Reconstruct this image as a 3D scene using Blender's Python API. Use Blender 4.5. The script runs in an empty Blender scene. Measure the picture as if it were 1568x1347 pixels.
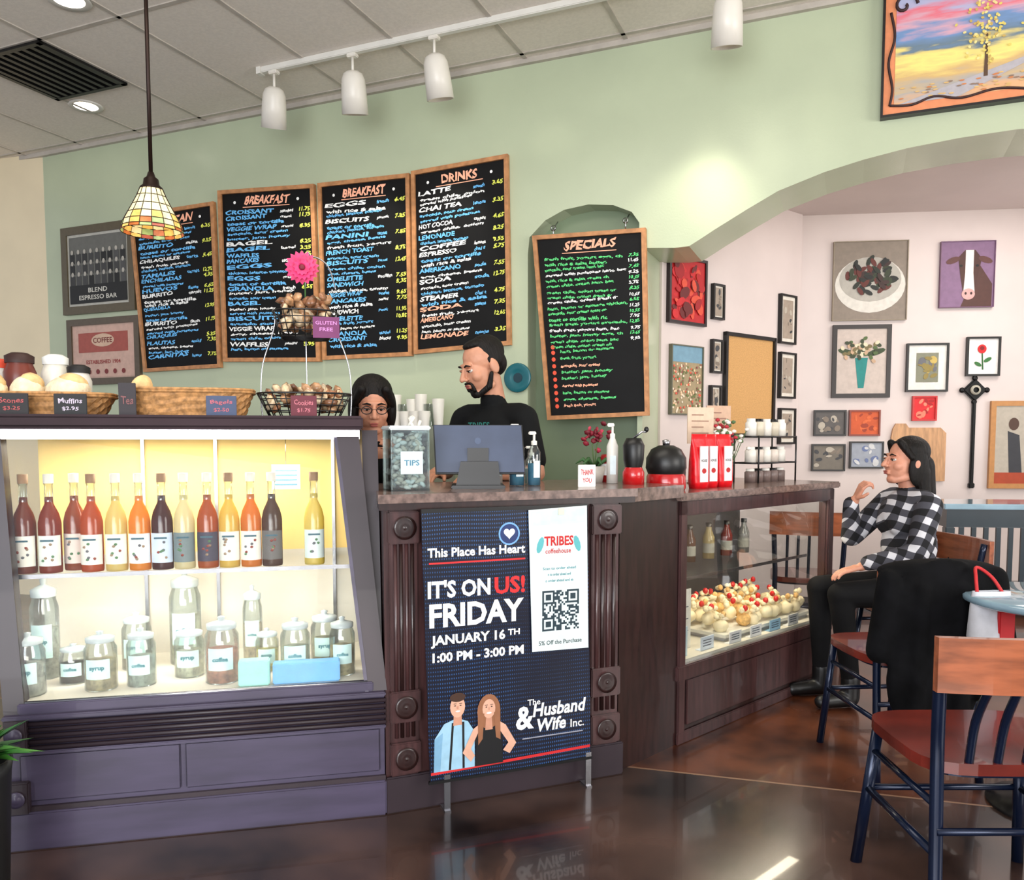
import bpy,bmesh,math,random
from mathutils import Matrix,Vector,Euler
random.seed(7)
sc=bpy.context.scene
COL=bpy.context.collection
# ------------------------------------------------------------ materials
def L(c):
    return tuple((v/12.92 if v<=.04045 else ((v+.055)/1.055)**2.4) for v in c)
def mat(name,col,rough=.5,metal=0.,var=.10,scale=9.,emit=0.,bump=0.,coat=0.,bscale=None,ecol=None,col2=None,stretch=None,spec=.5):
    m=bpy.data.materials.new(name);m.use_nodes=True;nt=m.node_tree;b=nt.nodes['Principled BSDF']
    tc=nt.nodes.new('ShaderNodeTexCoord');mp=nt.nodes.new('ShaderNodeMapping');nt.links.new(tc.outputs['Object'],mp.inputs[0])
    if stretch: mp.inputs['Scale'].default_value=stretch
    n=nt.nodes.new('ShaderNodeTexNoise');n.inputs['Scale'].default_value=scale;n.inputs['Detail'].default_value=4
    nt.links.new(mp.outputs[0],n.inputs[0])
    cr=nt.nodes.new('ShaderNodeValToRGB');nt.links.new(n.outputs[0],cr.inputs[0])
    l=L(col);a=[max(0,v*(1-var)) for v in l];c2=[min(1,v*(1+var)) for v in l] if col2 is None else L(col2)
    cr.color_ramp.elements[0].position=.35;cr.color_ramp.elements[1].position=.65
    cr.color_ramp.elements[0].color=(*a,1);cr.color_ramp.elements[1].color=(*c2,1)
    nt.links.new(cr.outputs[0],b.inputs['Base Color'])
    b.inputs['Roughness'].default_value=rough;b.inputs['Metallic'].default_value=metal
    b.inputs['Coat Weight'].default_value=coat;b.inputs['Specular IOR Level'].default_value=spec
    if emit:
        b.inputs['Emission Color'].default_value=(*L(ecol or col),1);b.inputs['Emission Strength'].default_value=emit
    if bump:
        n2=nt.nodes.new('ShaderNodeTexNoise');n2.inputs['Scale'].default_value=bscale or 60;nt.links.new(mp.outputs[0],n2.inputs[0])
        bp=nt.nodes.new('ShaderNodeBump');bp.inputs['Strength'].default_value=bump;bp.inputs['Distance'].default_value=.01
        nt.links.new(n2.outputs[0],bp.inputs['Height']);nt.links.new(bp.outputs[0],b.inputs['Normal'])
    return m
def glassmat(name,tint=(1,1,1),base=.02,mul=.6,rough=.02):
    m=bpy.data.materials.new(name);m.use_nodes=True;nt=m.node_tree;nt.nodes.clear()
    o=nt.nodes.new('ShaderNodeOutputMaterial');t=nt.nodes.new('ShaderNodeBsdfTransparent');t.inputs[0].default_value=(*tint,1)
    g=nt.nodes.new('ShaderNodeBsdfGlossy');g.inputs['Roughness'].default_value=rough
    f=nt.nodes.new('ShaderNodeLayerWeight');f.inputs[0].default_value=.25
    ma=nt.nodes.new('ShaderNodeMath');ma.operation='MULTIPLY_ADD';ma.inputs[1].default_value=mul;ma.inputs[2].default_value=base
    nt.links.new(f.outputs['Fresnel'],ma.inputs[0])
    mx=nt.nodes.new('ShaderNodeMixShader');nt.links.new(ma.outputs[0],mx.inputs[0]);nt.links.new(t.outputs[0],mx.inputs[1]);nt.links.new(g.outputs[0],mx.inputs[2]);nt.links.new(mx.outputs[0],o.inputs[0])
    return m
def liquid(name,col):
    m=bpy.data.materials.new(name);m.use_nodes=True;nt=m.node_tree;nt.nodes.clear()
    o=nt.nodes.new('ShaderNodeOutputMaterial');d=nt.nodes.new('ShaderNodeBsdfDiffuse');t=nt.nodes.new('ShaderNodeBsdfTranslucent');g=nt.nodes.new('ShaderNodeBsdfGlossy')
    g.inputs['Roughness'].default_value=.08
    for n in (d,t): n.inputs[0].default_value=(*L(col),1)
    a=nt.nodes.new('ShaderNodeMixShader');a.inputs[0].default_value=.45;b=nt.nodes.new('ShaderNodeMixShader');b.inputs[0].default_value=.04
    nt.links.new(d.outputs[0],a.inputs[1]);nt.links.new(t.outputs[0],a.inputs[2]);nt.links.new(a.outputs[0],b.inputs[1]);nt.links.new(g.outputs[0],b.inputs[2]);nt.links.new(b.outputs[0],o.inputs[0])
    return m
_mc={}
def flat(col,rough=.6,emit=0):
    k=(tuple(round(v,3) for v in col),rough,emit)
    if k not in _mc: _mc[k]=mat('paint_%02x%02x%02x'%tuple(int(v*255) for v in col),col,rough,var=.06,scale=30,emit=emit)
    return _mc[k]
# ------------------------------------------------------------ builder
def frame(ox,oy,ang=None,e=None,oz=0.):
    if e is None: e=(math.cos(ang),math.sin(ang))
    l=math.hypot(*e);e=(e[0]/l,e[1]/l)
    return Matrix(((e[0],-e[1],0,ox),(e[1],e[0],0,oy),(0,0,1,oz),(0,0,0,1)))
_tc={}
def textmesh(body,off=.015):
    if (body,off) in _tc: return _tc[(body,off)]
    cu=bpy.data.curves.new('t','FONT');cu.body=body;cu.size=1;cu.resolution_u=2;cu.offset=off
    ob=bpy.data.objects.new('t',cu);COL.objects.link(ob)
    dg=bpy.context.evaluated_depsgraph_get();dg.update()
    me=ob.evaluated_get(dg).to_mesh()
    vs=[tuple(v.co) for v in me.vertices];fs=[tuple(p.vertices) for p in me.polygons]
    ob.evaluated_get(dg).to_mesh_clear();bpy.data.objects.remove(ob);bpy.data.curves.remove(cu)
    _tc[(body,off)]=(vs,fs);return vs,fs
class B:
    def __init__(s,name,M=None):
        s.name=name;s.M=M or Matrix();s.v=[];s.f=[];s.m=[];s.sm=[];s.mats=[];s.T=Matrix()
    def mi(s,m):
        if m not in s.mats: s.mats.append(m)
        return s.mats.index(m)
    def add(s,vs,fs,m,smooth=False):
        o=len(s.v);s.v+= [s.T@Vector(v) for v in vs];k=s.mi(m)
        for f in fs: s.f.append(tuple(i+o for i in f));s.m.append(k);s.sm.append(smooth)
    def box(s,x0,x1,y0,y1,z0,z1,m,bev=0.):
        if bev<=0:
            vs=[(x,y,z) for x in (x0,x1) for y in (y0,y1) for z in (z0,z1)]
            s.add(vs,[(0,1,3,2),(4,6,7,5),(0,4,5,1),(2,3,7,6),(0,2,6,4),(1,5,7,3)],m)
        else:
            bm=bmesh.new();bmesh.ops.create_cube(bm,size=1,matrix=Matrix.Translation(((x0+x1)/2,(y0+y1)/2,(z0+z1)/2))@Matrix.Diagonal((x1-x0,y1-y0,z1-z0,1)))
            bmesh.ops.bevel(bm,geom=bm.edges[:],offset=bev,segments=2,affect='EDGES')
            s.addbm(bm,m)
    def addbm(s,bm,m,smooth=False):
        bm.verts.index_update();s.add([v.co[:] for v in bm.verts],[tuple(v.index for v in f.verts) for f in bm.faces],m,smooth);bm.free()
    def prism(s,poly,a,b,m,axis='y'):
        def P(p,t): return (p[0],t,p[1]) if axis=='y' else ((t,p[0],p[1]) if axis=='x' else (p[0],p[1],t))
        bm=bmesh.new();v0=[bm.verts.new(P(p,a)) for p in poly];v1=[bm.verts.new(P(p,b)) for p in poly];n=len(poly)
        bm.faces.new(v0);bm.faces.new(v1[::-1])
        for i in range(n): bm.faces.new((v0[i],v1[i],v1[(i+1)%n],v0[(i+1)%n]))
        bmesh.ops.recalc_face_normals(bm,faces=bm.faces);bmesh.ops.triangulate(bm,faces=[f for f in bm.faces if len(f.verts)>4])
        s.addbm(bm,m)
    def lathe(s,prof,c,m,seg=20,axis='z',smooth=True,a0=0,a1=2*math.pi,sx=1,sy=1):
        vs=[];fs=[];full=abs(a1-a0-2*math.pi)<1e-6;n=seg if full else seg+1
        for r,z in prof:
            for i in range(n):
                a=a0+(a1-a0)*i/seg;x=r*math.cos(a)*sx;y=r*math.sin(a)*sy
                p={'z':(x,y,z),'y':(x,z,y),'x':(z,x,y)}[axis]
                vs.append((c[0]+p[0],c[1]+p[1],c[2]+p[2]))
        for j in range(len(prof)-1):
            for i in range(seg):
                k=(i+1)%n
                fs.append((j*n+i,j*n+k,(j+1)*n+k,(j+1)*n+i))
        s.add(vs,fs,m,smooth)
    def ell(s,c,r,m,sub=2,noise=0.,rot=None):
        bm=bmesh.new();bmesh.ops.create_icosphere(bm,subdivisions=sub,radius=1)
        for v in bm.verts:
            k=1+noise*random.uniform(-1,1);q=Vector((v.co.x*r[0]*k,v.co.y*r[1]*k,v.co.z*r[2]*k))
            if rot: q=Euler(rot).to_matrix()@q
            v.co=q+Vector(c)
        s.addbm(bm,m,True)
    def tube(s,pts,r,m,seg=8,closed=False,cap=True):
        pts=[Vector(p) for p in pts];n=len(pts);rs=r if isinstance(r,(list,tuple)) else [r]*n
        vs=[];fs=[];up=None
        for i,p in enumerate(pts):
            if closed: t=(pts[(i+1)%n]-pts[i-1])
            else: t=pts[min(i+1,n-1)]-pts[max(i-1,0)]
            t.normalize()
            if up is None: up=Vector((0,0,1)) if abs(t.z)<.9 else Vector((1,0,0))
            x=t.cross(up).normalized();y=x.cross(t).normalized();up=y
            for k in range(seg):
                a=2*math.pi*k/seg;vs.append(p+(x*math.cos(a)+y*math.sin(a))*rs[i])
        for i in range(n if closed else n-1):
            for k in range(seg):
                a=i*seg+k;b=i*seg+(k+1)%seg;j=(i+1)%n
                fs.append((a,b,j*seg+(k+1)%seg,j*seg+k))
        if cap and not closed: fs.append(tuple(range(seg))[::-1]);fs.append(tuple((n-1)*seg+k for k in range(seg)))
        s.add(vs,fs,m,True)
    def disc(s,c,rx,rz,y,m,seg=20,rot=0,pts=None):
        if pts is None: pts=[(math.cos(2*math.pi*i/seg),math.sin(2*math.pi*i/seg)) for i in range(seg)]
        cr,sr=math.cos(rot),math.sin(rot)
        s.add([(c[0]+(a*rx*cr-b*rz*sr),y,c[1]+(a*rx*sr+b*rz*cr)) for a,b in pts],[tuple(range(len(pts)))],m)
    def poly(s,pts,y,m):
        bm=bmesh.new();f=bm.faces.new([bm.verts.new((p[0],y,p[1])) for p in pts]);f.normal_update()
        if f.normal.y>0: f.normal_flip()
        bmesh.ops.triangulate(bm,faces=bm.faces[:]);s.addbm(bm,m)
    def text(s,body,x,z,m,y=0.,w=None,h=None,align='L',slant=0.,off=.015,rise=0.,wob=0.):
        vs,fs=textmesh(body,off)
        if not vs: return
        x0=min(v[0] for v in vs);x1=max(v[0] for v in vs);z0=min(v[1] for v in vs);z1=max(v[1] for v in vs)
        if h is None: h=w*(z1-z0)/(x1-x0)
        if w is None: w=h*(x1-x0)/(z1-z0)
        kx=w/(x1-x0);kz=h/(z1-z0);ox={'L':x,'C':x-w/2,'R':x-w}[align];ph=x*31+z*57
        out=[]
        for v in vs:
            X=ox+(v[0]-x0)*kx+slant*(v[1]-z0)*kz;Z=z+(v[1]-z0)*kz+rise*(v[0]-x0)*kx
            if wob: dX=wob*math.sin(Z*190+X*70+ph);Z+=wob*1.3*math.sin(X*130+ph*2)+wob*.6*math.sin(X*290+ph);X+=dX
            out.append((X,y,Z))
        s.add(out,fs,m)
    def warp(s,fn): s.v=[Vector(fn(v)) for v in s.v]
    def done(s,parent=None,bev=0.):
        me=bpy.data.meshes.new(s.name);me.from_pydata([v[:] for v in s.v],[],s.f)
        for m in s.mats: me.materials.append(m)
        me.polygons.foreach_set('material_index',s.m);me.polygons.foreach_set('use_smooth',s.sm);me.update()
        ob=bpy.data.objects.new(s.name,me);COL.objects.link(ob);ob.matrix_world=s.M
        if parent: ob.parent=parent
        return ob
# ------------------------------------------------------------ frames (surveyed)
WALL=frame(-3.713,6.623,e=(.9223,-.3865))
CASE=frame(-1.564,2.480,e=(.975,.2215))
CTR=frame(-.437,2.736,e=(.928,.373))
RC=frame(.690,3.359,e=(.730,.684))
RL=frame(.925,5.112,ang=math.radians(39))
RB=frame(2.130,6.106,ang=math.radians(-7))
H=3.54
# ------------------------------------------------------------ base materials
green=mat('wall_green_satin',(.735,.775,.66),.27,var=.05,scale=1.5,bump=.05,bscale=90)
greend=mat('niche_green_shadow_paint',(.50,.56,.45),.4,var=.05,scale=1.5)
pink=mat('wall_pinkish_white',(.84,.785,.765),.6,var=.04,scale=2)
cream=mat('wall_cream',(.93,.87,.74),.6,var=.04,scale=2)
ceilm=mat('ceiling_tile',(.92,.89,.85),.85,var=.04,scale=60,bump=.12,bscale=220)
tbar=mat('ceiling_tbar',(.74,.71,.67),.5)
purp=mat('case_wood_sky_tinted',(.265,.235,.32),.42,var=.2,scale=3,coat=.12,stretch=(1,1,6))  # purple cast of reflected sky light is put into this wood colour
purpd=mat('case_dark_wood',(.18,.135,.16),.45,var=.2,scale=3,coat=.08)
slab=mat('case_top_wood',(.21,.15,.17),.65,var=.2,scale=4,spec=.25)
brown=mat('counter_dark_wood',(.26,.16,.16),.33,var=.3,scale=6,coat=.25,stretch=(8,8,1))
brownd=mat('counter_darker_wood',(.16,.085,.08),.33,var=.3,scale=6,coat=.25,stretch=(8,8,1))
topm=mat('counter_top_stone',(.45,.37,.34),.25,var=.4,scale=35,coat=.3)
black=mat('black_metal',(.05,.05,.055),.35,var=.2)
blackp=mat('black_plastic',(.04,.04,.045),.4,var=.2)
white=mat('white_paint',(.88,.87,.84),.4,var=.04)
chrome=mat('brushed_steel',(.7,.7,.72),.25,1.)
glass=glassmat('case_glass',(.985,.99,.985),.002,.10)
glassj=glassmat('jar_glass',(.86,.91,.90),.10,.6,.05)
wood=mat('frame_oak',(.74,.52,.34),.5,var=.2,scale=8,stretch=(3,3,3))
chalk=mat('chalkboard_black',(.04,.04,.045),.6,var=.35,scale=4,spec=.25)
wick=mat('wicker',(.70,.51,.31),.7,var=.35,scale=60)
def floormat(name,a,b,sc_=2.2,lo=.08,hi=.34):
    m=mat(name,a,.2,col2=b,scale=sc_,coat=.3)
    nt=m.node_tree;bs=nt.nodes['Principled BSDF']
    n=nt.nodes.new('ShaderNodeTexNoise');n.inputs['Scale'].default_value=2.2;n.inputs['Detail'].default_value=6
    mr=nt.nodes.new('ShaderNodeMapRange');mr.inputs[1].default_value=.35;mr.inputs[2].default_value=.65;mr.inputs[3].default_value=lo;mr.inputs[4].default_value=hi
    nt.links.new(n.outputs[0],mr.inputs[0]);nt.links.new(mr.outputs[0],bs.inputs['Roughness'])
    bp=nt.nodes.new('ShaderNodeBump');bp.inputs['Strength'].default_value=.2;bp.inputs['Distance'].default_value=.02
    n3=nt.nodes.new('ShaderNodeTexNoise');n3.inputs['Scale'].default_value=6;nt.links.new(n3.outputs[0],bp.inputs['Height']);nt.links.new(bp.outputs[0],bs.inputs['Normal']);return m
floor1=floormat('floor_polished_concrete',(.095,.07,.07),(.32,.235,.205))
floor2=floormat('floor_rust_stain',(.22,.11,.075),(.40,.22,.135),4,.15,.4)
seam=mat('floor_seam',(.50,.38,.30),.4)
# ------------------------------------------------------------ room shell
b=B('floor')
p=Vector((.598,3.087));d=Vector((.9616,-.2742));nn=Vector((.2742,.9616))
def pt(s_,t_): q=p+d*s_+nn*t_;return (q.x,q.y,0)
b.add([pt(-9,-7),pt(9,-7),pt(9,-.006),pt(-9,-.006)],[(0,1,2,3)],floor1)
b.add([pt(-9,-.006),pt(9,-.006),pt(9,.006),pt(-9,.006)],[(0,1,2,3)],seam)
b.add([pt(-9,.006),pt(9,.006),pt(9,7),pt(-9,7)],[(0,1,2,3)],floor2)
b.done()
b=B('ceiling',WALL)
b.box(-1.2,9.4,-7.5,.1,H,H+.05,ceilm)
for k in range(-4,15):
    u=1.075+.61*k
    b.box(u-.012,u+.012,-7.5,0,H-.006,H+.001,tbar)
for k in range(0,7):
    v=-.09-1.22*k
    b.box(-1.2,9.4,v-.012,v+.012,H-.006,H+.001,tbar)
b.box(-1.2,9.4,-.03,0,H-.03,H,tbar)
b.done()
b=B('ceiling_air_vent',WALL)
for i in range(9): 
    x=1.10+.066*i;b.box(x,x+.03,-1.29,-.73,H-.02,H-.004,blackp)
b.box(1.06,1.68,-1.31,-1.28,H-.022,H-.003,blackp);b.box(1.06,1.68,-.73,-.70,H-.022,H-.003,blackp)
b.box(1.06,1.09,-1.31,-.70,H-.022,H-.003,blackp);b.box(1.65,1.68,-1.31,-.70,H-.022,H-.003,blackp);b.box(1.06,1.68,-1.31,-.7,H-.008,H-.004,blackp)
b.done()
niche=[(4.13,2.40),(4.14,2.50),(4.24,2.59),(4.36,2.64),(4.51,2.655),(4.66,2.635),(4.77,2.585),(4.815,2.52)]
arch=[(5.02,2.36),(5.10,2.362),(5.17,2.40),(5.24,2.44),(5.41,2.53),(5.57,2.61),(5.80,2.68),(5.99,2.72),(6.19,2.75),(6.42,2.768),(6.67,2.775),(7.0,2.75),(7.4,2.66),(7.8,2.53),(8.1,2.38)]
poly=[(0,0),(4.13,0)]+niche+[(4.815,0),(4.845,0),(4.845,2.375)]+arch+[(8.1,0),(9,0),(9,H),(0,H)]
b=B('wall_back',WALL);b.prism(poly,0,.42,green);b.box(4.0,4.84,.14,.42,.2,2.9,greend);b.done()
b=B('wall_left',WALL);b.T=Matrix.Rotation(math.radians(-172.6),4,'Z');b.box(0,3.4,-.2,0,0,H,cream);b.done()
b=B('wall_rear_left',RL);b.box(0,1.54,0,.1,0,2.92,pink);b.done()
b=B('wall_rear',RB);b.box(-.02,4.2,0,.1,0,2.92,pink);b.done()
b=B('wall_rear_right');b.box(4.9,5.0,3.2,5.8,0,2.92,pink);b.done()
b=B('ceiling_rear');b.prism([(.93,5.13),(4.75,3.55),(5.0,3.45),(5.0,5.8),(2.14,6.2)],2.92,2.97,pink,'z');b.done()
b=B('baseboard_rear',RB);b.box(0,4,-.015,0,0,.1,brownd);b.done()
# ------------------------------------------------------------ recessed lights
lite=mat('lamp_glow',(1,.97,.9),.5,emit=6)
for (x,y,z) in [(-2.89,5.70,H),(-2.28,4.36,H),(2.10,5.25,2.92)]:
    b=B('recessed_ceiling_light',Matrix.Translation((x,y,z)))
    b.lathe([(.075,-.004),(.105,-.010),(.11,-.002),(.11,0)],(0,0,0),white,28);b.lathe([(0,-.005),(.076,-.005)],(0,0,0),lite,28);b.done()
# ------------------------------------------------------------ track lights
TRK=frame(-1.52,5.13,e=(.9217,-.388),oz=H)
b=B('track_rail',TRK);b.box(0,2.35,-.018,.018,-.035,0,white,.004)
b.box(2.45,3.9,-.018,.018,-.035,0,white,.004);b.box(-.03,.0,-.022,.022,-.04,0,white);b.done()
wm=mat('spot_white_enamel',(.90,.88,.84),.35,var=.03)
def spot(nm,o,tg,e,sz=70,blend=.9,col=(1,.92,.78),scl=None):
    lt=bpy.data.lights.new('spot_lamp','SPOT');lt.energy=e;lt.spot_size=math.radians(sz);lt.spot_blend=blend;lt.color=col;lt.shadow_soft_size=.05
    lo=bpy.data.objects.new(nm,lt);COL.objects.link(lo);lo.location=o;lo.rotation_euler=(Vector(tg)-Vector(o)).to_track_quat('-Z','Y').to_euler()
    if scl: lo.scale=scl
for X,tl in [(-1.439,.25),(-.922,.12),(-.430,-.02),(1.034,.05)]:
    Y=4.49-.4208*X
    M=Matrix.Translation((X,Y,H-.035))@Matrix.Rotation(math.radians(-22),4,'Z')
    b=B('track_spotlight',M)
    b.box(-.03,.03,-.02,.02,-.02,0,wm,.004);b.tube([(0,0,-.02),(0,0,-.10)],.008,wm)
    b.T=Matrix.Translation((0,0,-.09))@Matrix.Rotation(.28,4,'X')@Matrix.Rotation(tl,4,'Y')
    b.lathe([(0,0),(.03,-.002),(.055,-.018),(.068,-.05),(.073,-.12),(.077,-.235),(.070,-.235),(.064,-.12)],(0,0,0),wm,24)
    b.lathe([(0,-.19),(.066,-.19)],(0,0,0),flat((1,.95,.85),.5,2.),24)
    b.done()
    spot('track_spot_lamp',Vector((X+.02,Y+.1,H-.40)),Vector((X-.1,Y+.75,1.9)),28)
def WP(u,h): q=WALL@Vector((u,0,h));return q
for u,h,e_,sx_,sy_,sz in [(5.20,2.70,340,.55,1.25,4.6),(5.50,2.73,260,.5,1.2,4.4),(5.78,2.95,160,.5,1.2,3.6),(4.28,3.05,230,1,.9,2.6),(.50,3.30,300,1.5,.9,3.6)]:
    spot('added_glint_spot',Vector((.8,-2.4,1.9)),WP(u,h),e_,sz,1.,(1,.93,.78),(sx_,sy_,1))  # added unseen spots, their patches stand in for window reflections on the wall
# ------------------------------------------------------------ pendant lamp
P=Matrix.Translation((-1.555,3.6,0));b=B('pendant_lamp',P)
br=mat('bronze',(.16,.10,.08),.4,.6)
b.tube([(0,0,2.42),(0,0,H)],.009,br);b.lathe([(0,H),(.06,H),(.06,H-.02),(.02,H-.035),(0,H-.035)],(0,0,0),br)
b.lathe([(0,2.43),(.012,2.43),(.018,2.41),(.03,2.40),(.034,2.375),(.046,2.365),(.05,2.355)],(0,0,0),br,20)
tc=[mat('tiffany_'+n,c,.3,emit=.55,var=.3,scale=30) for n,c in [('cream',(.96,.88,.68)),('gold',(.92,.74,.40)),('amber',(.72,.40,.20)),('green',(.58,.66,.42)),('rose',(.66,.32,.24))]]
prof=[(.046,2.36),(.060,2.325),(.080,2.285),(.100,2.248),(.117,2.215),(.124,2.190),(.128,2.175)]
ns=16
for j in range(len(prof)-1):
    for i in range(ns):
        a0=2*math.pi*i/ns;a1=2*math.pi*(i+1)/ns;(r0,z0),(r1,z1)=prof[j],prof[j+1]
        k=[0,0,0,1 if i%2 else 0,[2,3,0,1][i%4],[4,3,2,1][(i*3+1)%4]][j]
        def q(r,a,z): return (r*math.cos(a),r*math.sin(a),z)
        b.add([q(r0,a0,z0),q(r0,a1,z0),q(r1,a1,z1),q(r1,a0,z1)],[(0,3,2,1)],tc[k])
    b.tube([(prof[j+1][0]*math.cos(2*math.pi*t/24),prof[j+1][0]*math.sin(2*math.pi*t/24),prof[j+1][1]) for t in range(24)],.0018,br,5,True)
for i in range(ns):
    a=2*math.pi*i/ns;b.tube([(r*1.005*math.cos(a),r*1.005*math.sin(a),z) for r,z in prof],.0018,br,5)
b.ell((0,0,2.26),(.03,.03,.04),flat((1,.9,.7),.5,5.));b.done()
# ------------------------------------------------------------ chalkboards
ck={'w':flat((.93,.93,.92),.8,.15),'b':flat((.42,.72,.93),.8,.15),'y':flat((.88,.90,.38),.8,.12),'o':flat((.98,.70,.58),.8,.15),'g':flat((.38,.84,.50),.8,.12),'r':flat((.92,.35,.25),.8,.1)}
items="BURRITO;TORTA;ENCHILADAS;CHILAQUILES;QUESADILLA;TACOS;TAMALES;NACHOS;HUEVOS;SALSA;FLAUTAS;TOSTADA;FAJITAS;CARNITAS;POZOLE;GUACAMOLE".split(';')
desc="eggs, cheese, beans;with rice & salsa;ham, bacon or sausage;served with potatoes;chicken, lettuce, tomato;green chile, onion;toast or tortilla;avocado, sour cream;fresh fruit, yogurt;butter, jam, honey".split(';')
it2="PANCAKES;WAFFLES;OMELETTE;FRENCH TOAST;BAGEL;CROISSANT;BISCUITS;OATMEAL;GRANOLA;SANDWICH;EGGS;PANINI;MUFFIN;VEGGIE WRAP".split(';')
it3="COFFEE;LATTE;MOCHA;CAPPUCCINO;CHAI TEA;HOT COCOA;ICED TEA;ESPRESSO;SMOOTHIE;LEMONADE;AMERICANO;JUICE;SODA;STEAMER".split(';')
def board(quad,title,its,style,seed):
    rnd=random.Random(seed)
    b=B('menu_chalkboard' if style!='s' else 'specials_chalkboard',WALL)
    W=.7;Hh=1.15
    f=.026
    b.box(f,W-f,-.02,-.008,f,Hh-f,chalk)
    b.box(0,f,-.035,-.005,0,Hh,wood);b.box(W-f,W,-.035,-.005,0,Hh,wood);b.box(f,W-f,-.035,-.005,0,f,wood);b.box(f,W-f,-.035,-.005,Hh-f,Hh,wood)
    y=-.0225
    def tx(t_,x,z,m,w,h,align='L',wob=.0018): b.text(t_,x,z+rnd.uniform(-.003,.003),m,y,h=h,w=w,align=align,slant=rnd.uniform(.0,.35),off=.035,rise=rnd.uniform(-.02,.03),wob=wob)
    tx(title,W/2,Hh-.105,ck['o'],.32 if len(title)>6 else .26,.056,'C',.003)
    b.box(W/2-.17,W/2+.17,y,y+.001,Hh-.122,Hh-.117,ck['o'])
    if style!='s':
        for s_ in (-1,1): b.disc((W/2+s_*.23,Hh-.085),.010,.010,y,ck['w'],8)
    z=Hh-.165
    n=0
    while z>.07:
        if style=='s':
            hh=.023;c=['g','g','g','w','g'][n%5]
            if z<.42: c='o' if n%3==1 else 'g'
            tx(rnd.choice(desc)+' '+rnd.choice(desc)[:8] if z>.42 else rnd.choice(desc),.06 if z>.42 else .12,z,ck[c],rnd.uniform(.36,.52) if z>.42 else rnd.uniform(.22,.38),hh)
            if z>.45: tx('%d.%d5'%(rnd.randint(5,12),rnd.randint(2,9)),W-.05,z,ck['w' if n%2 else 'g'],.06,.021,'R')
            else: b.disc((.075,z+.012),.014,.014,y,ck['r'],8)
            z-=.034 if z>.42 else .042;n+=1;continue
        c=rnd.choice(['b','b','b','w']);
        if style=='d': c=rnd.choice(['w','w','b','w']) if z>.42 else rnd.choice(['o','w'])
        tx(rnd.choice(its),.045,z,ck[c],rnd.uniform(.24,.38),.029)
        if rnd.random()<.75: tx(rnd.choice(its)[:6].lower(),.45,z,ck[rnd.choice(['w','b'])],rnd.uniform(.07,.11),.022)
        tx('%d.%d5'%(rnd.randint(3,12),rnd.randint(2,9)),W-.04,z,ck['y'],.075,.027,'R')
        z-=.036
        for k in range(rnd.randint(0,2)):
            if z<.06: break
            tx(rnd.choice(desc),.055,z,ck[rnd.choice(['w','b','b'] if style!='d' else ['w','w','b'])],rnd.uniform(.34,.5),.023);z-=.031
        z-=.003;n+=1
    TL,TR,BL,BR=quad
    def wf(v):
        s_=v.x/W;t_=v.z/Hh
        x=(BL[0]*(1-s_)+BR[0]*s_)*(1-t_)+(TL[0]*(1-s_)+TR[0]*s_)*t_
        z=(BL[1]*(1-s_)+BR[1]*s_)*(1-t_)+(TL[1]*(1-s_)+TR[1]*s_)*t_
        return (x,v.y,z)
    b.warp(wf)
    if style=='s':
        for x in (4.30,4.74):
            b.tube([(x,-.02,2.485),(x,-.02,2.53),(x,.06,2.59)],.004,chrome,6);b.lathe([(.012,-.003),(.018,0),(.012,.003)],(x,-.02,2.535),chrome,10,'y')
    b.done()
board([(.93,2.96),(1.74,2.97),(1.03,1.79),(1.77,1.80)],'MEXICAN',items,'m',1)
board([(1.78,3.04),(2.60,2.99),(1.795,1.84),(2.63,1.81)],'BREAKFAST',it2,'m',2)
board([(2.63,2.99),(3.33,2.97),(2.65,1.82),(3.34,1.82)],'BREAKFAST',it2,'m',3)
board([(3.345,2.98),(4.01,3.0),(3.355,1.83),(4.03,1.86)],'DRINKS',it3,'d',4)
board([(4.17,2.50),(4.86,2.48),(4.27,1.40),(4.89,1.42)],'SPECIALS',it2,'s',5)
# ------------------------------------------------------------ picture frames
def framed(name,fr,u0,u1,h0,h1,fcol,mcol,fw=.03,mw=0.,art=None,th=.03):
    b=B(name,fr);F_=flat(fcol,.4)
    b.box(u0+fw,u1-fw,-th*.6,-.002,h0+fw,h1-fw,flat(mcol,.6))
    for a in [(u0,u0+fw,h0,h1),(u1-fw,u1,h0,h1),(u0+fw,u1-fw,h0,h0+fw),(u0+fw,u1-fw,h1-fw,h1)]:
        b.box(a[0],a[1],-th,-.002,a[2],a[3],F_)
    x0,x1,z0,z1=u0+fw+mw,u1-fw-mw,h0+fw+mw,h1-fw-mw
    if art: art(b,x0,x1,z0,z1,-th*.6-.002)
    return b.done()
def blobs(cols,n,sz,bg=None,seed=1):
    def f(b,x0,x1,z0,z1,y):
        r=random.Random(seed)
        if bg: b.box(x0,x1,y-.0005,y+.001,z0,z1,flat(bg))
        for i in range(n):
            s_=sz*r.uniform(.5,1.2);cx=r.uniform(x0+s_,x1-s_);cz=r.uniform(z0+s_,z1-s_)
            b.disc((cx,cz),s_,s_*r.uniform(.3,.9),y-.001-.0002*i,flat(r.choice(cols)),10,r.uniform(0,3))
    return f
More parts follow.
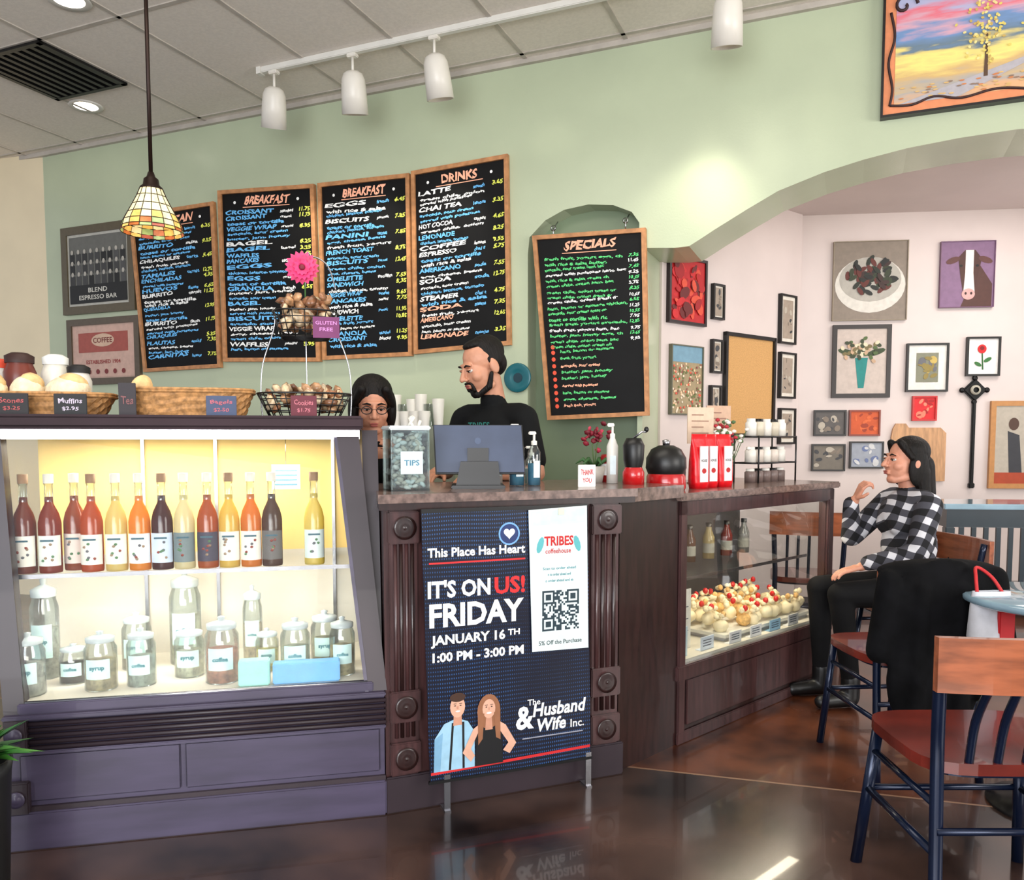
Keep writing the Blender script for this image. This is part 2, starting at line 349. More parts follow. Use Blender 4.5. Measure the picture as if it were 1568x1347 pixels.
def crowd(b,x0,x1,z0,z1,y):
    r=random.Random(3);b.box(x0,x1,y-.0005,y+.001,z0,z1,flat((.42,.42,.40)))
    for row in range(3):
        for i in range(9):
            cx=x0+(i+.5)*(x1-x0)/9;cz=z1-.13-row*.085;g=r.uniform(.1,.35)
            b.box(cx-.025,cx+.025,y-.003,y-.002,cz-.07,cz,flat((g,g,g)));b.disc((cx,cz+.015),.014,.018,y-.004,flat((.72,.70,.66)),10)
    b.box(x0,x1,y-.006,y-.005,z0,z0+.14,flat((.12,.12,.12)))
    b.text('BLEND',(x0+x1)/2,z0+.08,flat((.85,.84,.8)),y-.007,h=.035,w=.2,align='C');b.text('ESPRESSO BAR',(x0+x1)/2,z0+.025,flat((.85,.84,.8)),y-.007,h=.035,w=.4,align='C')
framed('framed_photograph',WALL,.20,.96,2.26,2.93,(.36,.32,.24),(.75,.74,.70),.06,.02,crowd)
def redposter(b,x0,x1,z0,z1,y):
    b.box(x0,x1,y-.0005,y+.001,z0,z1,flat((.82,.68,.62)))
    b.box(x0+.06,x1-.06,y-.003,y-.002,z0+.19,z1-.05,flat((.66,.34,.30)));b.disc(((x0+x1)/2,z0+.28),.12,.05,y-.004,flat((.85,.72,.62)))
    b.text('COFFEE',(x0+x1)/2,z0+.26,flat((.45,.12,.12)),y-.005,h=.04,w=.2,align='C');b.text('ESTABLISHED 1904',(x0+x1)/2,z0+.10,flat((.6,.2,.2)),y-.004,h=.03,w=.36,align='C')
    for i in range(6): b.disc((x0+.08+i*.09,z0+.04),.02,.02,y-.004,flat((.5,.2,.2)),8)
framed('framed_poster',WALL,.23,.99,1.71,2.22,(.36,.31,.25),(.78,.66,.60),.05,.01,redposter)
def sunsetmat(z0,z1):
    m=mat('sunset_sky_paint',(.5,.5,.5),.5);nt=m.node_tree;bs=nt.nodes['Principled BSDF'];tcn=nt.nodes['Texture Coordinate']
    sp=nt.nodes.new('ShaderNodeSeparateXYZ');nt.links.new(tcn.outputs['Object'],sp.inputs[0])
    mp=nt.nodes.new('ShaderNodeMapping');mp.inputs['Scale'].default_value=(3,1,16);mp.inputs['Rotation'].default_value=(0,.18,0);nt.links.new(tcn.outputs['Object'],mp.inputs[0])
    n=nt.nodes.new('ShaderNodeTexNoise');n.inputs['Scale'].default_value=1.3;n.inputs['Detail'].default_value=6;nt.links.new(mp.outputs[0],n.inputs[0])
    mr=nt.nodes.new('ShaderNodeMapRange');mr.inputs[1].default_value=z0;mr.inputs[2].default_value=z1;nt.links.new(sp.outputs['Z'],mr.inputs[0])
    a=nt.nodes.new('ShaderNodeMath');a.operation='MULTIPLY_ADD';a.inputs[1].default_value=.45;a.inputs[2].default_value=-.22;nt.links.new(n.outputs[0],a.inputs[0])
    s_=nt.nodes.new('ShaderNodeMath');s_.operation='ADD';nt.links.new(mr.outputs[0],s_.inputs[0]);nt.links.new(a.outputs[0],s_.inputs[1])
    cr=nt.nodes.new('ShaderNodeValToRGB');e=cr.color_ramp.elements;cols=[(0,(.88,.68,.50)),(.12,(.68,.66,.64)),(.24,(.84,.70,.46)),(.34,(.97,.90,.52)),(.42,(.90,.82,.50)),(.47,(.42,.50,.56)),(.60,(.45,.58,.76)),(.68,(.85,.66,.72)),(.76,(.90,.46,.52)),(.84,(.72,.70,.82)),(1,(.62,.72,.86))]
    e[0].color=(*L(cols[0][1]),1);e[0].position=0;e[1].position=1;e[1].color=(*L(cols[-1][1]),1)
    for p_,c_ in cols[1:-1]: q_=e.new(p_);q_.color=(*L(c_),1)
    nt.links.new(s_.outputs[0],cr.inputs[0]);nt.links.new(cr.outputs[0],bs.inputs['Base Color']);return m
def smooth_path(pts,n=6):
    out=[];P_=[Vector(p_) for p_ in pts];P_=[P_[0]]+P_+[P_[-1]]
    for i in range(1,len(P_)-2):
        for k in range(n):
            t=k/n;a,b_,c_,d_=P_[i-1],P_[i],P_[i+1],P_[i+2]
            out.append(.5*((2*b_)+(c_-a)*t+(2*a-5*b_+4*c_-d_)*t*t+(3*b_-a-3*c_+d_)*t**3))
    out.append(P_[-1]);return out
def sunsetf(b,x0,x1,z0,z1,y):
    W=x1-x0;Z=z1-z0;r=random.Random(9)
    b.box(x0,x1,y-.001,y+.001,z0,z1,flat((.90,.56,.38)));x0+=.05;z0+=.045
    b.box(x0,x1,y-.003,y-.001,z0,z1,sunsetmat(z0,z1));W=x1-x0;Z=z1-z0
    b.poly([(x0+.02,z0),(x0+W*.33,z0),(x0+W*.75,z0+Z*.27),(x0+W*.70,z0+Z*.28)],y-.005,flat((.70,.68,.70)))
    tx=x0+W*.46
    b.poly([(tx-.008,z0+Z*.14),(tx+.010,z0+Z*.14),(tx+.005,z0+Z*.5),(tx-.003,z0+Z*.5)],y-.006,flat((.35,.25,.18)))
    for i in range(110): b.disc((tx+r.gauss(0,.042),z0+Z*(.55+r.gauss(0,.14))),.008,.006,y-.007-.00005*i,flat(r.choice([(.88,.80,.42),(.78,.66,.36),(.93,.86,.58)])),7,r.uniform(0,3))
    for i in range(70): b.disc((x0+r.uniform(.02,W-.02),z0+Z*r.uniform(.02,.16)),.012,.004,y-.006-.00005*i,flat(r.choice([(.80,.50,.30),(.55,.45,.38),(.85,.70,.45)])),7)
    sc_=flat((.22,.12,.12))
    b.tube([(x0+.035+(.06-.0036*t)*math.cos(t*.45),y-.006,z1-.075+(.06-.0036*t)*math.sin(t*.45)) for t in range(16)],.008,sc_,6)
    b.tube(smooth_path([(x0-.025,y-.006,z1-.1),(x0-.005,y-.006,z0+Z*.6),(x0-.03,y-.006,z0+Z*.38),(x0-.01,y-.006,z0+Z*.15),(x0-.02,y-.006,z0)]),.007,sc_,6)
    b.tube(smooth_path([(x0-.02,y-.006,z0-.0),(x0+.08,y-.006,z0-.01),(x0+.18,y-.006,z0+.015),(x0+.3,y-.006,z0-.01),(x0+.45,y-.006,z0+.01),(x0+.6,y-.006,z0-.015)]),.006,sc_,6)
framed('sunset_landscape_painting',WALL,6.06,7.0,2.90,3.52,(.08,.06,.06),(.88,.5,.32),.012,0,sunsetf,.05)
framed('red_abstract_painting',RL,.04,.41,2.01,2.43,(.10,.04,.05),(.72,.10,.12),.018,0,blobs([(.78,.12,.14),(.62,.06,.09),(.40,.10,.1),(.85,.30,.2),(.7,.08,.1)],60,.045,(.72,.1,.12),4))
def poppies(b,x0,x1,z0,z1,y):
    b.box(x0,x1,y-.001,y+.001,z0,z1,flat((.62,.55,.42)));b.box(x0,x1,y-.002,y-.001,z1-.10,z1,flat((.45,.60,.68)))
    r=random.Random(5)
    for i in range(170): b.disc((r.uniform(x0+.01,x1-.01),r.uniform(z0+.01,z1-.11)),.009,.008,y-.003-.00002*i,flat(r.choice([(.85,.35,.25),(.9,.75,.6),(.4,.45,.25),(.55,.35,.3),(.88,.82,.72)])),6)
framed('poppy_field_painting',RL,.07,.385,1.44,1.88,(.35,.35,.28),(.6,.5,.4),.008,0,poppies)
fb=[(.25,.25,.26),(.7,.66,.6),(.5,.45,.4)]
for i,(a,c_,z0,z1) in enumerate([(.48,.60,2.07,2.30),(.48,.59,1.72,1.94),(.47,.58,1.46,1.64),(1.25,1.45,1.97,2.32),(1.26,1.46,1.58,1.91),(1.27,1.47,1.25,1.51)]):
    framed('small_framed_print',RL,a,c_,z0,z1,(.08,.07,.07),(.86,.83,.78),.014,.025 if a>1 else .01,blobs(fb,8,.02,(.62,.56,.5),i))
b=B('cork_bulletin_board',RL);cork=mat('cork',(.78,.60,.38),.9,var=.12,scale=140)
b.box(.64,1.18,-.015,-.002,1.32,1.98,cork);[b.box(*a,black) for a in [(.62,.645,-.03,-.002,1.30,2.0),(1.175,1.20,-.03,-.002,1.30,2.0),(.62,1.2,-.03,-.002,1.30,1.325),(.62,1.2,-.03,-.002,1.975,2.0)]];b.done()
def salad(b,x0,x1,z0,z1,y):
    cx,cz=(x0+x1)/2,(z0+z1)/2;b.box(x0,x1,y-.001,y+.001,z0,z1,flat((.52,.47,.42)))
    b.disc((cx,cz-.03),.245,.20,y-.002,flat((.82,.80,.76)),28);b.disc((cx,cz+.01),.215,.16,y-.003,flat((.66,.64,.60)),28)
    r=random.Random(2)
    for i in range(80):
        a=r.uniform(0,6.28);q=r.uniform(0,.15);b.disc((cx+q*math.cos(a)*1.15,cz+.03+q*math.sin(a)*.85),.034,.016,y-.004-.0001*i,flat(r.choice([(.10,.13,.08),(.06,.07,.06),(.16,.20,.10),(.08,.10,.08),(.35,.12,.08),(.20,.10,.08)])),9,r.uniform(0,3))
framed('salad_bowl_painting',RB,.22,.74,2.15,2.72,(.55,.50,.42),(.5,.45,.4),.006,0,salad)
def cow(b,x0,x1,z0,z1,y):
    cx=(x0+x1)/2+.01;b.box(x0,x1,y-.001,y+.001,z0,z1,flat((.50,.38,.50)))
    b.poly([(cx-.05,z0),(x1-.01,z0),(x1-.01,z0+.16),(cx+.07,z0+.3)],y-.002,flat((.30,.17,.14)))
    b.poly([(cx-.075,z1-.11),(cx-.03,z1-.06),(cx+.04,z1-.06),(cx+.085,z1-.12),(cx+.06,z1-.25),(cx+.035,z0+.07),(cx-.03,z0+.07),(cx-.055,z1-.25)],y-.003,flat((.28,.15,.12)))
    b.poly([(cx-.025,z1-.06),(cx+.03,z1-.06),(cx+.03,z1-.22),(cx+.045,z0+.08),(cx-.035,z0+.08),(cx-.025,z1-.22)],y-.004,flat((.90,.86,.84)))
    b.disc((cx,z0+.09),.045,.04,y-.005,flat((.80,.62,.60)));b.disc((cx-.018,z0+.095),.008,.01,y-.006,flat((.2,.1,.1)),8);b.disc((cx+.02,z0+.095),.008,.01,y-.006,flat((.2,.1,.1)),8)
    for s_ in (-1,1):
        b.disc((cx+s_*.055,z1-.17),.011,.009,y-.006,flat((.05,.03,.03)),8);b.disc((cx+s_*.11,z1-.13),.05,.022,y-.0035,flat((.35,.2,.18)),12,-s_*.35)
framed('cow_portrait_painting',RB,.96,1.33,2.23,2.70,(.42,.28,.40),(.48,.34,.48),.005,0,cow)
def vase(b,x0,x1,z0,z1,y):
    cx=(x0+x1)/2;b.box(x0,x1,y-.001,y+.001,z0,z1,flat((.76,.70,.66)))
    b.poly([(cx-.02,z0+.04),(cx+.02,z0+.04),(cx+.045,z0+.26),(cx-.045,z0+.26)],y-.003,flat((.10,.50,.48)))
    r=random.Random(8)
    for i in range(60): b.disc((cx+r.gauss(0,.062),z0+.32+r.gauss(0,.032)),.018,.013,y-.004-.0001*i,flat(r.choice([(.85,.80,.68),(.30,.38,.20),(.75,.62,.50),(.45,.40,.25),(.2,.24,.14)])),9,r.uniform(0,3))
    for s_ in (-1,1): b.disc((cx+s_*.10,z0+.30),.07,.022,y-.0035,flat((.20,.26,.14)),10,s_*.3)
framed('vase_of_flowers_print',RB,.23,.64,1.59,2.12,(.13,.09,.08),(.78,.72,.68),.03,.0,vase)
framed('framed_print',RB,.75,1.04,1.63,1.98,(.07,.06,.06),(.88,.86,.83),.014,.055,blobs([(.55,.48,.25),(.4,.4,.42),(.75,.65,.35)],16,.03,(.50,.50,.42),3))
def rose(b,x0,x1,z0,z1,y):
    cx=(x0+x1)/2;b.disc((cx-.01,z1-.06),.03,.032,y-.002,flat((.80,.08,.10)));b.disc((cx-.01,z1-.055),.015,.015,y-.003,flat((.5,.02,.05)),10)
    b.poly([(cx-.006,z0+.02),(cx+.004,z0+.02),(cx-.004,z1-.09),(cx-.012,z1-.09)],y-.0015,flat((.15,.35,.15)));b.disc((cx+.03,z0+.09),.03,.014,y-.002,flat((.2,.42,.2)),10,.5);b.disc((cx-.035,z0+.06),.028,.013,y-.002,flat((.2,.42,.2)),10,2.6)
framed('rose_print',RB,1.16,1.39,1.74,2.02,(.07,.06,.06),(.90,.88,.86),.014,.012,rose)
for i,(a,c_,z0,z1,fc,bg,cc) in enumerate([(.11,.34,1.31,1.50,(.1,.08,.08),(.35,.33,.32),fb),(.36,.58,1.31,1.50,(.5,.18,.1),(.78,.33,.15),[(.85,.4,.2),(.6,.22,.12)]),(.80,.97,1.42,1.60,(.75,.1,.1),(.82,.12,.14),[(.9,.5,.4),(.65,.05,.08)]),(.10,.34,1.05,1.25,(.1,.08,.08),(.45,.42,.38),fb),(.37,.61,1.07,1.27,(.1,.08,.08),(.6,.62,.66),[(.4,.45,.6),(.8,.8,.8)])]):
    framed('small_framed_print',RB,a,c_,z0,z1,fc,(.8,.77,.72),.012,.0,blobs(cc,14,.024,bg,i+20))
b=B('wall_cross_ornament',RB);orn=mat('black_iron',(.06,.055,.06),.4,.5)
b.box(1.213,1.237,-.03,-.005,.95,1.56,orn,.005);b.box(1.205,1.245,-.035,-.004,.93,.97,orn,.006)
b.T=Matrix.Translation((1.225,0,1.64))@Matrix.Rotation(math.pi/4,4,'Y');b.box(-.06,.06,-.03,-.005,-.06,.06,orn,.01);b.T=Matrix.Translation((1.225,0,1.64))
b.lathe([(.02,-.012),(.035,-.006),(.035,.006),(.02,.012)],(0,-.035,0),flat((.7,.68,.62)),18,'y')
for a in range(4): b.ell((.085*math.cos(a*math.pi/2),-.018,.085*math.sin(a*math.pi/2)),(.02,.012,.02),orn)
b.done()
def figure(b,x0,x1,z0,z1,y):
    cx=(x0+x1)/2;b.box(x0,x1,y-.001,y+.001,z0,z1,flat((.70,.66,.60)));b.poly([(cx-.03,z0+.03),(cx+.06,z0+.03),(cx+.03,z0+.35),(cx-.05,z0+.38)],y-.002,flat((.2,.2,.22)));b.disc((cx-.01,z0+.43),.035,.045,y-.003,flat((.3,.2,.15)));b.box(x0,x1,y-.003,y-.002,z0,z0+.08,flat((.65,.25,.12)))
framed('wood_framed_artwork',RB,1.34,1.68,.93,1.56,(.72,.50,.28),(.7,.66,.6),.035,.0,figure)
b=B('cutting_board',RB);b.prism([(.68,.98),(1.04,.98),(1.04,1.33),(1.0,1.37),(.78,1.37),(.76,1.40),(.69,1.40),(.67,1.36),(.66,1.30)],-.025,-.003,mat('maple',(.74,.56,.40),.5,var=.2,stretch=(6,6,1)));b.done()
b=B('teal_wall_plate',WALL);tl=mat('teal_glaze',(.10,.38,.42),.25);b.lathe([(0,-.012),(.05,-.012),(.085,-.025),(.09,-.02),(.055,-.003),(0,-.003)],(4.07,0,1.66),tl,28,'y');b.lathe([(0,-.014),(.03,-.014)],(4.07,0,1.66),flat((.05,.2,.25)),20,'y');b.done()
# ------------------------------------------------------------ LEFT DISPLAY CASE
yel=mat('case_back_yellow',(.97,.84,.52),.6,var=.04,scale=3);wht=mat('case_back_white',(.84,.82,.76),.6,var=.04)
b=B('refrigerated_display_case',CASE)
def gl(x0b,x1b,x0t,x1t,zb,zt,yb,yt,m,th=.006):
    b.add([(x0b,yb,zb),(x1b,yb,zb),(x1t,yt,zt),(x0t,yt,zt),(x0b,yb+th,zb),(x1b,yb+th,zb),(x1t,yt+th,zt),(x0t,yt+th,zt)],[(0,1,2,3),(4,7,6,5),(0,4,5,1),(3,2,6,7),(0,3,7,4),(1,5,6,2)],m)
b.box(0,1.156,0,.75,.0,.44,purp)
b.box(-.012,1.16,-.022,.0,0,.12,purp,.005)
b.box(-.008,1.158,-.012,.0,.12,.135,purpd)
for x0,x1 in [(.03,.50),(.515,1.14)]: b.box(x0,x1,-.008,0,.15,.30,purp,.004)
for i in range(5): b.tube([(.06,-.012,.322+i*.019),(1.16,-.012,.322+i*.019)],.008,purpd,8)
b.box(-.01,1.16,-.030,.0,.415,.43,purp,.004);b.box(-.01,1.16,-.02,0,.302,.314,purp,.003)
b.box(.03,1.12,-.012,.02,.43,.462,purp,.004)
gl(.05,1.10,-.04,1.01,.462,1.285,.0,.15,glass)
b.tube([(.05,.0,.463),(1.10,.0,.463)],.006,chrome,6)
gl(1.10,1.165,1.01,1.085,.43,1.315,-.006,.144,purpd,.05)
gl(1.092,1.104,1.002,1.014,.43,1.29,-.010,.140,purp,.03)
gl(-.01,.05,-.10,-.04,.43,1.315,-.006,.144,purpd,.05)
b.prism([(.05,.43),(.75,.43),(.75,1.315),(.20,1.315)],1.10,1.155,purpd,'x')
b.box(-.055,-.045,.16,.75,.46,1.31,glass)
b.box(-.06,1.15,.56,.60,.44,.85,wht);b.box(-.06,1.15,.56,.60,.85,1.31,yel)
b.box(-.06,1.15,.60,.75,.0,1.31,purpd)
b.box(-.25,1.10,.09,.83,1.315,1.362,slab,.006)
b.box(-.25,1.10,.085,.12,1.322,1.355,slab,.005)
b.box(-.1,1.09,.14,.17,1.283,1.316,chrome)
b.box(-.055,1.11,.12,.56,.448,.462,wht)
b.box(0,1.10,.02,.12,.448,.462,wht)
b.box(-.05,1.09,.13,.50,.835,.843,glass)
b.box(-.05,1.06,.128,.132,.832,.846,chrome)
for x in (.30,.56,1.0): b.box(x-.006,x+.006,.545,.56,.46,1.3,chrome);
for x in (.33,1.0): b.box(x-.004,x+.004,.35,.55,.815,.835,chrome)
b.box(.16,.76,.24,.27,1.285,1.305,flat((1,.98,.92),.5,6.))
b.box(-.02,.16,.24,.27,1.290,1.31,white);b.box(.76,1.0,.24,.27,1.290,1.31,white)
for (u,h) in [(.025,.37),(.025,.17)]: 
    b.box(u-.03,u+.035,-.032,-.005,h-.05,h+.05,purpd,.004);b.lathe([(.024,0),(.026,-.006),(.018,-.004),(.012,-.010),(0,-.011)],(u,-.032,h),purp,18,'y')
b.done()
lt=bpy.data.lights.new('case_tube','AREA');lt.shape='RECTANGLE';lt.size=.95;lt.size_y=.06;lt.energy=7.5;lt.color=(1,.92,.76)
lo=bpy.data.objects.new('case_tube_light',lt);COL.objects.link(lo);lo.matrix_world=CASE@Matrix.Translation((.5,.30,1.275))
lt=bpy.data.lights.new('case_tube2','AREA');lt.shape='RECTANGLE';lt.size=.95;lt.size_y=.05;lt.energy=2.6;lt.color=(1,.97,.92)
lo=bpy.data.objects.new('case_shelf_light',lt);COL.objects.link(lo);lo.matrix_world=CASE@Matrix.Translation((.5,.18,.825))
liqs=[(.50,.20,.10),(.56,.20,.09),(.62,.30,.15),(.74,.32,.07),(.88,.80,.50),(.90,.58,.10),(.30,.10,.07),(.88,.84,.66),(.70,.34,.07),(.88,.76,.34),(.86,.52,.12),(.36,.24,.16),(.90,.82,.42)]
lbl=[(.92,.90,.85),(.90,.92,.88),(.9,.85,.8),(.92,.9,.85),(.9,.92,.85),(.92,.92,.9),(.80,.85,.92),(.45,.50,.50),(.25,.22,.28),(.9,.9,.85),(.92,.9,.85),(.40,.38,.36),(.85,.9,.88)]
px=[.002,.078,.140,.205,.280,.353,.424,.494,.570,.640,.712,.782,.925]
for i,u in enumerate(px):
    b=B('syrup_bottle',CASE@Matrix.Translation((u+.005,.185+(.05 if i==2 else 0),.843)))
    lm=liquid('syrup_%d'%i,liqs[i])
    b.lathe([(0,.001),(.033,.001),(.0345,.008),(.0345,.165),(.028,.195),(.013,.228),(.0115,.25),(0,.25)],(0,0,0),lm,18)
    b.lathe([(.0145,.235),(.0125,.29),(.015,.293),(.015,.305)],(0,0,0),glassj,16)
    b.lathe([(.0155,.295),(.016,.325),(0,.326)],(0,0,0),flat((.85,.83,.78) if i%3 else (.55,.42,.3)),14)
    b.lathe([(.0352,.025),(.0352,.125)],(0,0,0),flat(lbl[i]),14,a0=-math.pi*.9,a1=-math.pi*.1)
    for k in range(6):
        a=-math.pi/2+random.uniform(-.5,.5);z=random.uniform(.04,.10)
        b.ell((.0352*math.cos(a),.0352*math.sin(a),z),(.006,.0025,.005),flat(random.choice([(.55,.25,.2),(.35,.5,.35),(.6,.5,.4),(.4,.4,.42)])),1)
    b.box(-.02,.02,-.0368,-.0358,.106,.112,flat((.2,.35,.4)))
    b.done()
jr=[(.03,.10,.20,.05,(.74,.74,.70)),(.13,.22,.13,.045,(.18,.15,.10)),(.24,.12,.19,.05,(.78,.72,.58)),(.36,.14,.19,.046,(.70,.74,.70)),(.50,.22,.17,.05,(.80,.80,.72)),(.62,.12,.22,.055,(.80,.58,.50)),(.76,.22,.15,.04,(.85,.80,.5)),(.86,.14,.20,.05,(.74,.76,.66)),(.96,.24,.20,.05,(.68,.66,.56)),(1.02,.12,.20,.044,(.80,.74,.58)),(.30,.36,.20,.05,(.70,.68,.62)),(.46,.40,.34,.055,(.78,.78,.70)),(.02,.30,.34,.045,(.72,.74,.70)),(.70,.36,.28,.035,(.78,.72,.62))]
for i,(u,y,h,r,c_) in enumerate(jr):
    b=B('glass_jar',CASE@Matrix.Translation((u,y,.462)))
    b.lathe([(0,.001),(r,.001),(r,h*.72),(r*.82,h*.80),(r*.82,h*.84)],(0,0,0),glassj,20)
    b.lathe([(0,.004),(r*.93,.004),(r*.93,h*.5),(0,h*.52)],(0,0,0),mat('jar_fill',c_,.8,var=.45,scale=70),16)
    b.lathe([(r*.88,h*.83),(r*.9,h*.9),(r*.5,h*.93),(r*.18,h*.95),(r*.25,h*1.0),(0,h*1.02)],(0,0,0),flat((.68,.72,.72),.2),18)
    b.lathe([(r*1.01,h*.22),(r*1.01,h*.56)],(0,0,0),flat((.80,.92,.90)),10,a0=-math.pi*.75,a1=-math.pi*.25)
    b.text('coffee' if i%2 else 'syrup',0,h*.36,flat((.10,.45,.50)),-r*1.02,w=r*.9,align='C',off=.03);b.done()
b=B('price_card',CASE@Matrix.Translation((.83,.34,1.10)));b.box(-.05,.05,-.002,.002,0,.09,flat((.85,.92,.95)));[b.box(-.04,.04,-.003,-.0025,.015+k*.017,.02+k*.017,flat((.4,.6,.7))) for k in range(4)];b.tube([(0,.003,.09),(0,.003,.19)],.001,chrome,4);b.done()
b=B('blue_napkin_stack',CASE@Matrix.Translation((.88,.055,.463)));bl=flat((.45,.70,.90));b.box(-.09,.13,-.03,.02,.0,.07,bl,.004);b.box(-.20,-.10,-.03,.02,0,.085,flat((.62,.84,.80)),.004);b.done()
# ------------------------------------------------------------ REGISTER COUNTER
b=B('register_counter',CTR)
b.prism([(0.004,0),(.905,0),(.905,.60),(.10,.60)],0,1.045,brown,'z')
b.box(-.002,.925,-.02,0,0,.125,purpd,.005)
b.prism([(-.02,-.045),(.95,-.045),(.95,.65),(.108,.65)],1.047,1.072,brownd,'z');b.prism([(-.025,-.055),(.955,-.055),(.955,.66),(.11,.66)],1.070,1.10,topm,'z')
def pil(u0,u1):
    b.box(u0,u1,-.014,0,.125,1.046,brown,.003)
    n=4;w=(u1-u0-.02)/n
    for i in range(n): b.tube([(u0+.01+w*(i+.5),-.014,.26),(u0+.01+w*(i+.5),-.014,.93)],w*.36,brownd if i%2 else brown,8)
    for h in (.985,.37,.19):
        b.box(u0-.004,u1+.004,-.03,0,h-.055,h+.055,brown,.004)
        b.lathe([(.036,0),(.040,-.008),(.030,-.004),(.020,-.010),(.010,-.005),(0,-.010)],((u0+u1)/2,-.030,h),brownd,20,'y')
pil(.02,.118);pil(.785,.90)
b.done()
b=B('connecting_cabinet')
b.prism([(.408,3.079),(.687,3.358),(.278,3.795),(.186,3.638)],0,1.045,brownd,'z')
b.prism([(.452,3.065),(.70,3.32),(.276,3.80),(.186,3.68)],1.047,1.098,topm,'z')
b.done()
def dotnavy():
    m=mat('poster_navy',(.045,.055,.13),.35,var=.3,scale=3);nt=m.node_tree;bs=nt.nodes['Principled BSDF'];tc=nt.nodes['Texture Coordinate']
    w=nt.nodes.new('ShaderNodeTexWave');w.inputs['Scale'].default_value=22;w.inputs['Distortion'].default_value=5.;w.inputs['Detail'].default_value=0;w.bands_direction='Z';w.inputs['Detail Scale'].default_value=.15
    nt.links.new(tc.outputs['Object'],w.inputs[0])
    w2=nt.nodes.new('ShaderNodeTexWave');w2.inputs['Scale'].default_value=38;w2.bands_direction='X';nt.links.new(tc.outputs['Object'],w2.inputs[0])
    mu=nt.nodes.new('ShaderNodeMath');mu.operation='MULTIPLY';nt.links.new(w.outputs['Fac'],mu.inputs[0]);nt.links.new(w2.outputs['Fac'],mu.inputs[1])
    n=nt.nodes.new('ShaderNodeTexNoise');n.inputs['Scale'].default_value=2.5;nt.links.new(tc.outputs['Object'],n.inputs[0])
    m2=nt.nodes.new('ShaderNodeMath');m2.operation='MULTIPLY';nt.links.new(mu.outputs[0],m2.inputs[0]);nt.links.new(n.outputs[0],m2.inputs[1])
    cr=nt.nodes.new('ShaderNodeValToRGB');cr.color_ramp.elements[0].position=.25;cr.color_ramp.elements[0].color=(*L((.045,.055,.13)),1);cr.color_ramp.elements[1].position=.62;cr.color_ramp.elements[1].color=(*L((.20,.38,.62)),1)
    nt.links.new(m2.outputs[0],cr.inputs[0]);nt.links.new(cr.outputs[0],bs.inputs['Base Color']);return m
b=B('event_poster_stand',CTR);W_=flat((.93,.93,.93));R_=flat((.80,.15,.16));y=-.075
b.prism([(.115,1.04),(.735,1.045),(.755,.112),(.140,.112)],y,y+.006,dotnavy())
for u in (.20,.745): b.box(u-.011,u+.011,y-.002,y+.004,.0,.13,chrome);b.box(u-.011,u+.011,y-.01,y+.05,0,.006,chrome)
b.box(.135,.76,y-.003,y+.008,.104,.114,blackp);b.box(.115,.735,y-.003,y+.008,1.036,1.05,blackp)
y-=.0015
b.text('This Place Has Heart',.135,.885,W_,y,w=.355,h=.032,off=.03)
b.disc((.43,.955),.040,.040,y,flat((.45,.65,.85)),24);b.disc((.43,.955),.034,.034,y-.0006,flat((.12,.2,.4)),24)
hp=[(16*math.sin(t)**3/16,(13*math.cos(t)-5*math.cos(2*t)-2*math.cos(3*t)-math.cos(4*t))/16) for t in [i*math.pi/14 for i in range(28)]]
b.disc((.43,.957),.021,.021,y-.0012,W_,pts=hp)
b.box(.14,.49,y-.0005,y+.0005,.862,.868,R_)
b.text("IT'S ON",.135,.745,W_,y,w=.225,h=.062,off=.035);b.text('US!',.375,.745,R_,y,w=.115,h=.062,off=.035)
b.text('FRIDAY',.14,.645,W_,y,w=.345,h=.082,off=.035)
b.text('JANUARY 16',.145,.575,W_,y,w=.27,h=.045,off=.035);b.text('TH',.425,.597,W_,y,w=.045,h=.022,off=.03)
b.text('1:00 PM - 3:00 PM',.150,.525,W_,y,w=.335,h=.034,off=.035)
b.text('The',.50,.335,W_,y,w=.05,h=.022);b.text('Husband',.52,.290,W_,y,w=.205,h=.050,slant=.15,off=.03);b.text('&',.455,.250,W_,y,w=.07,h=.085,off=.03);b.text('Wife',.53,.235,W_,y,w=.12,h=.048,slant=.15,off=.03);b.text('Inc.',.67,.235,W_,y,w=.055,h=.03)
b.box(.48,.72,y-.0005,y,.215,.219,flat((.6,.6,.65)))
b.poly([(.142,.135),(.75,.150),(.75,.160),(.142,.145)],y,R_)
sk=flat((.86,.66,.56));hr=flat((.58,.38,.26));dk=flat((.05,.05,.06));shb=flat((.60,.76,.85));ska=flat((.78,.56,.46))
b.poly([(.152,.145),(.30,.145),(.30,.27),(.275,.31),(.235,.325),(.19,.31),(.155,.26)],y-.001,shb)
b.poly([(.152,.145),(.175,.145),(.185,.28),(.155,.26)],y-.0012,flat((.48,.66,.78)))
b.poly([(.205,.146),(.213,.146),(.225,.31),(.217,.31)],y-.0015,dk);b.poly([(.255,.146),(.263,.146),(.262,.31),(.254,.31)],y-.0015,dk)
b.poly([(.222,.30),(.254,.30),(.252,.34),(.224,.34)],y-.0018,ska)
b.disc((.238,.365),.027,.038,y-.002,sk,18);b.disc((.238,.398),.029,.016,y-.0025,flat((.25,.15,.1)),14)
b.poly([(.30,.146),(.405,.146),(.40,.23),(.415,.28),(.39,.30),(.32,.30),(.29,.27),(.305,.22)],y-.003,dk)
b.poly([(.385,.30),(.415,.28),(.455,.21),(.43,.175),(.405,.19),(.425,.215),(.395,.26)],y-.0035,sk);b.poly([(.325,.30),(.295,.28),(.255,.20),(.285,.165),(.30,.185),(.285,.21),(.31,.26)],y-.0035,sk)
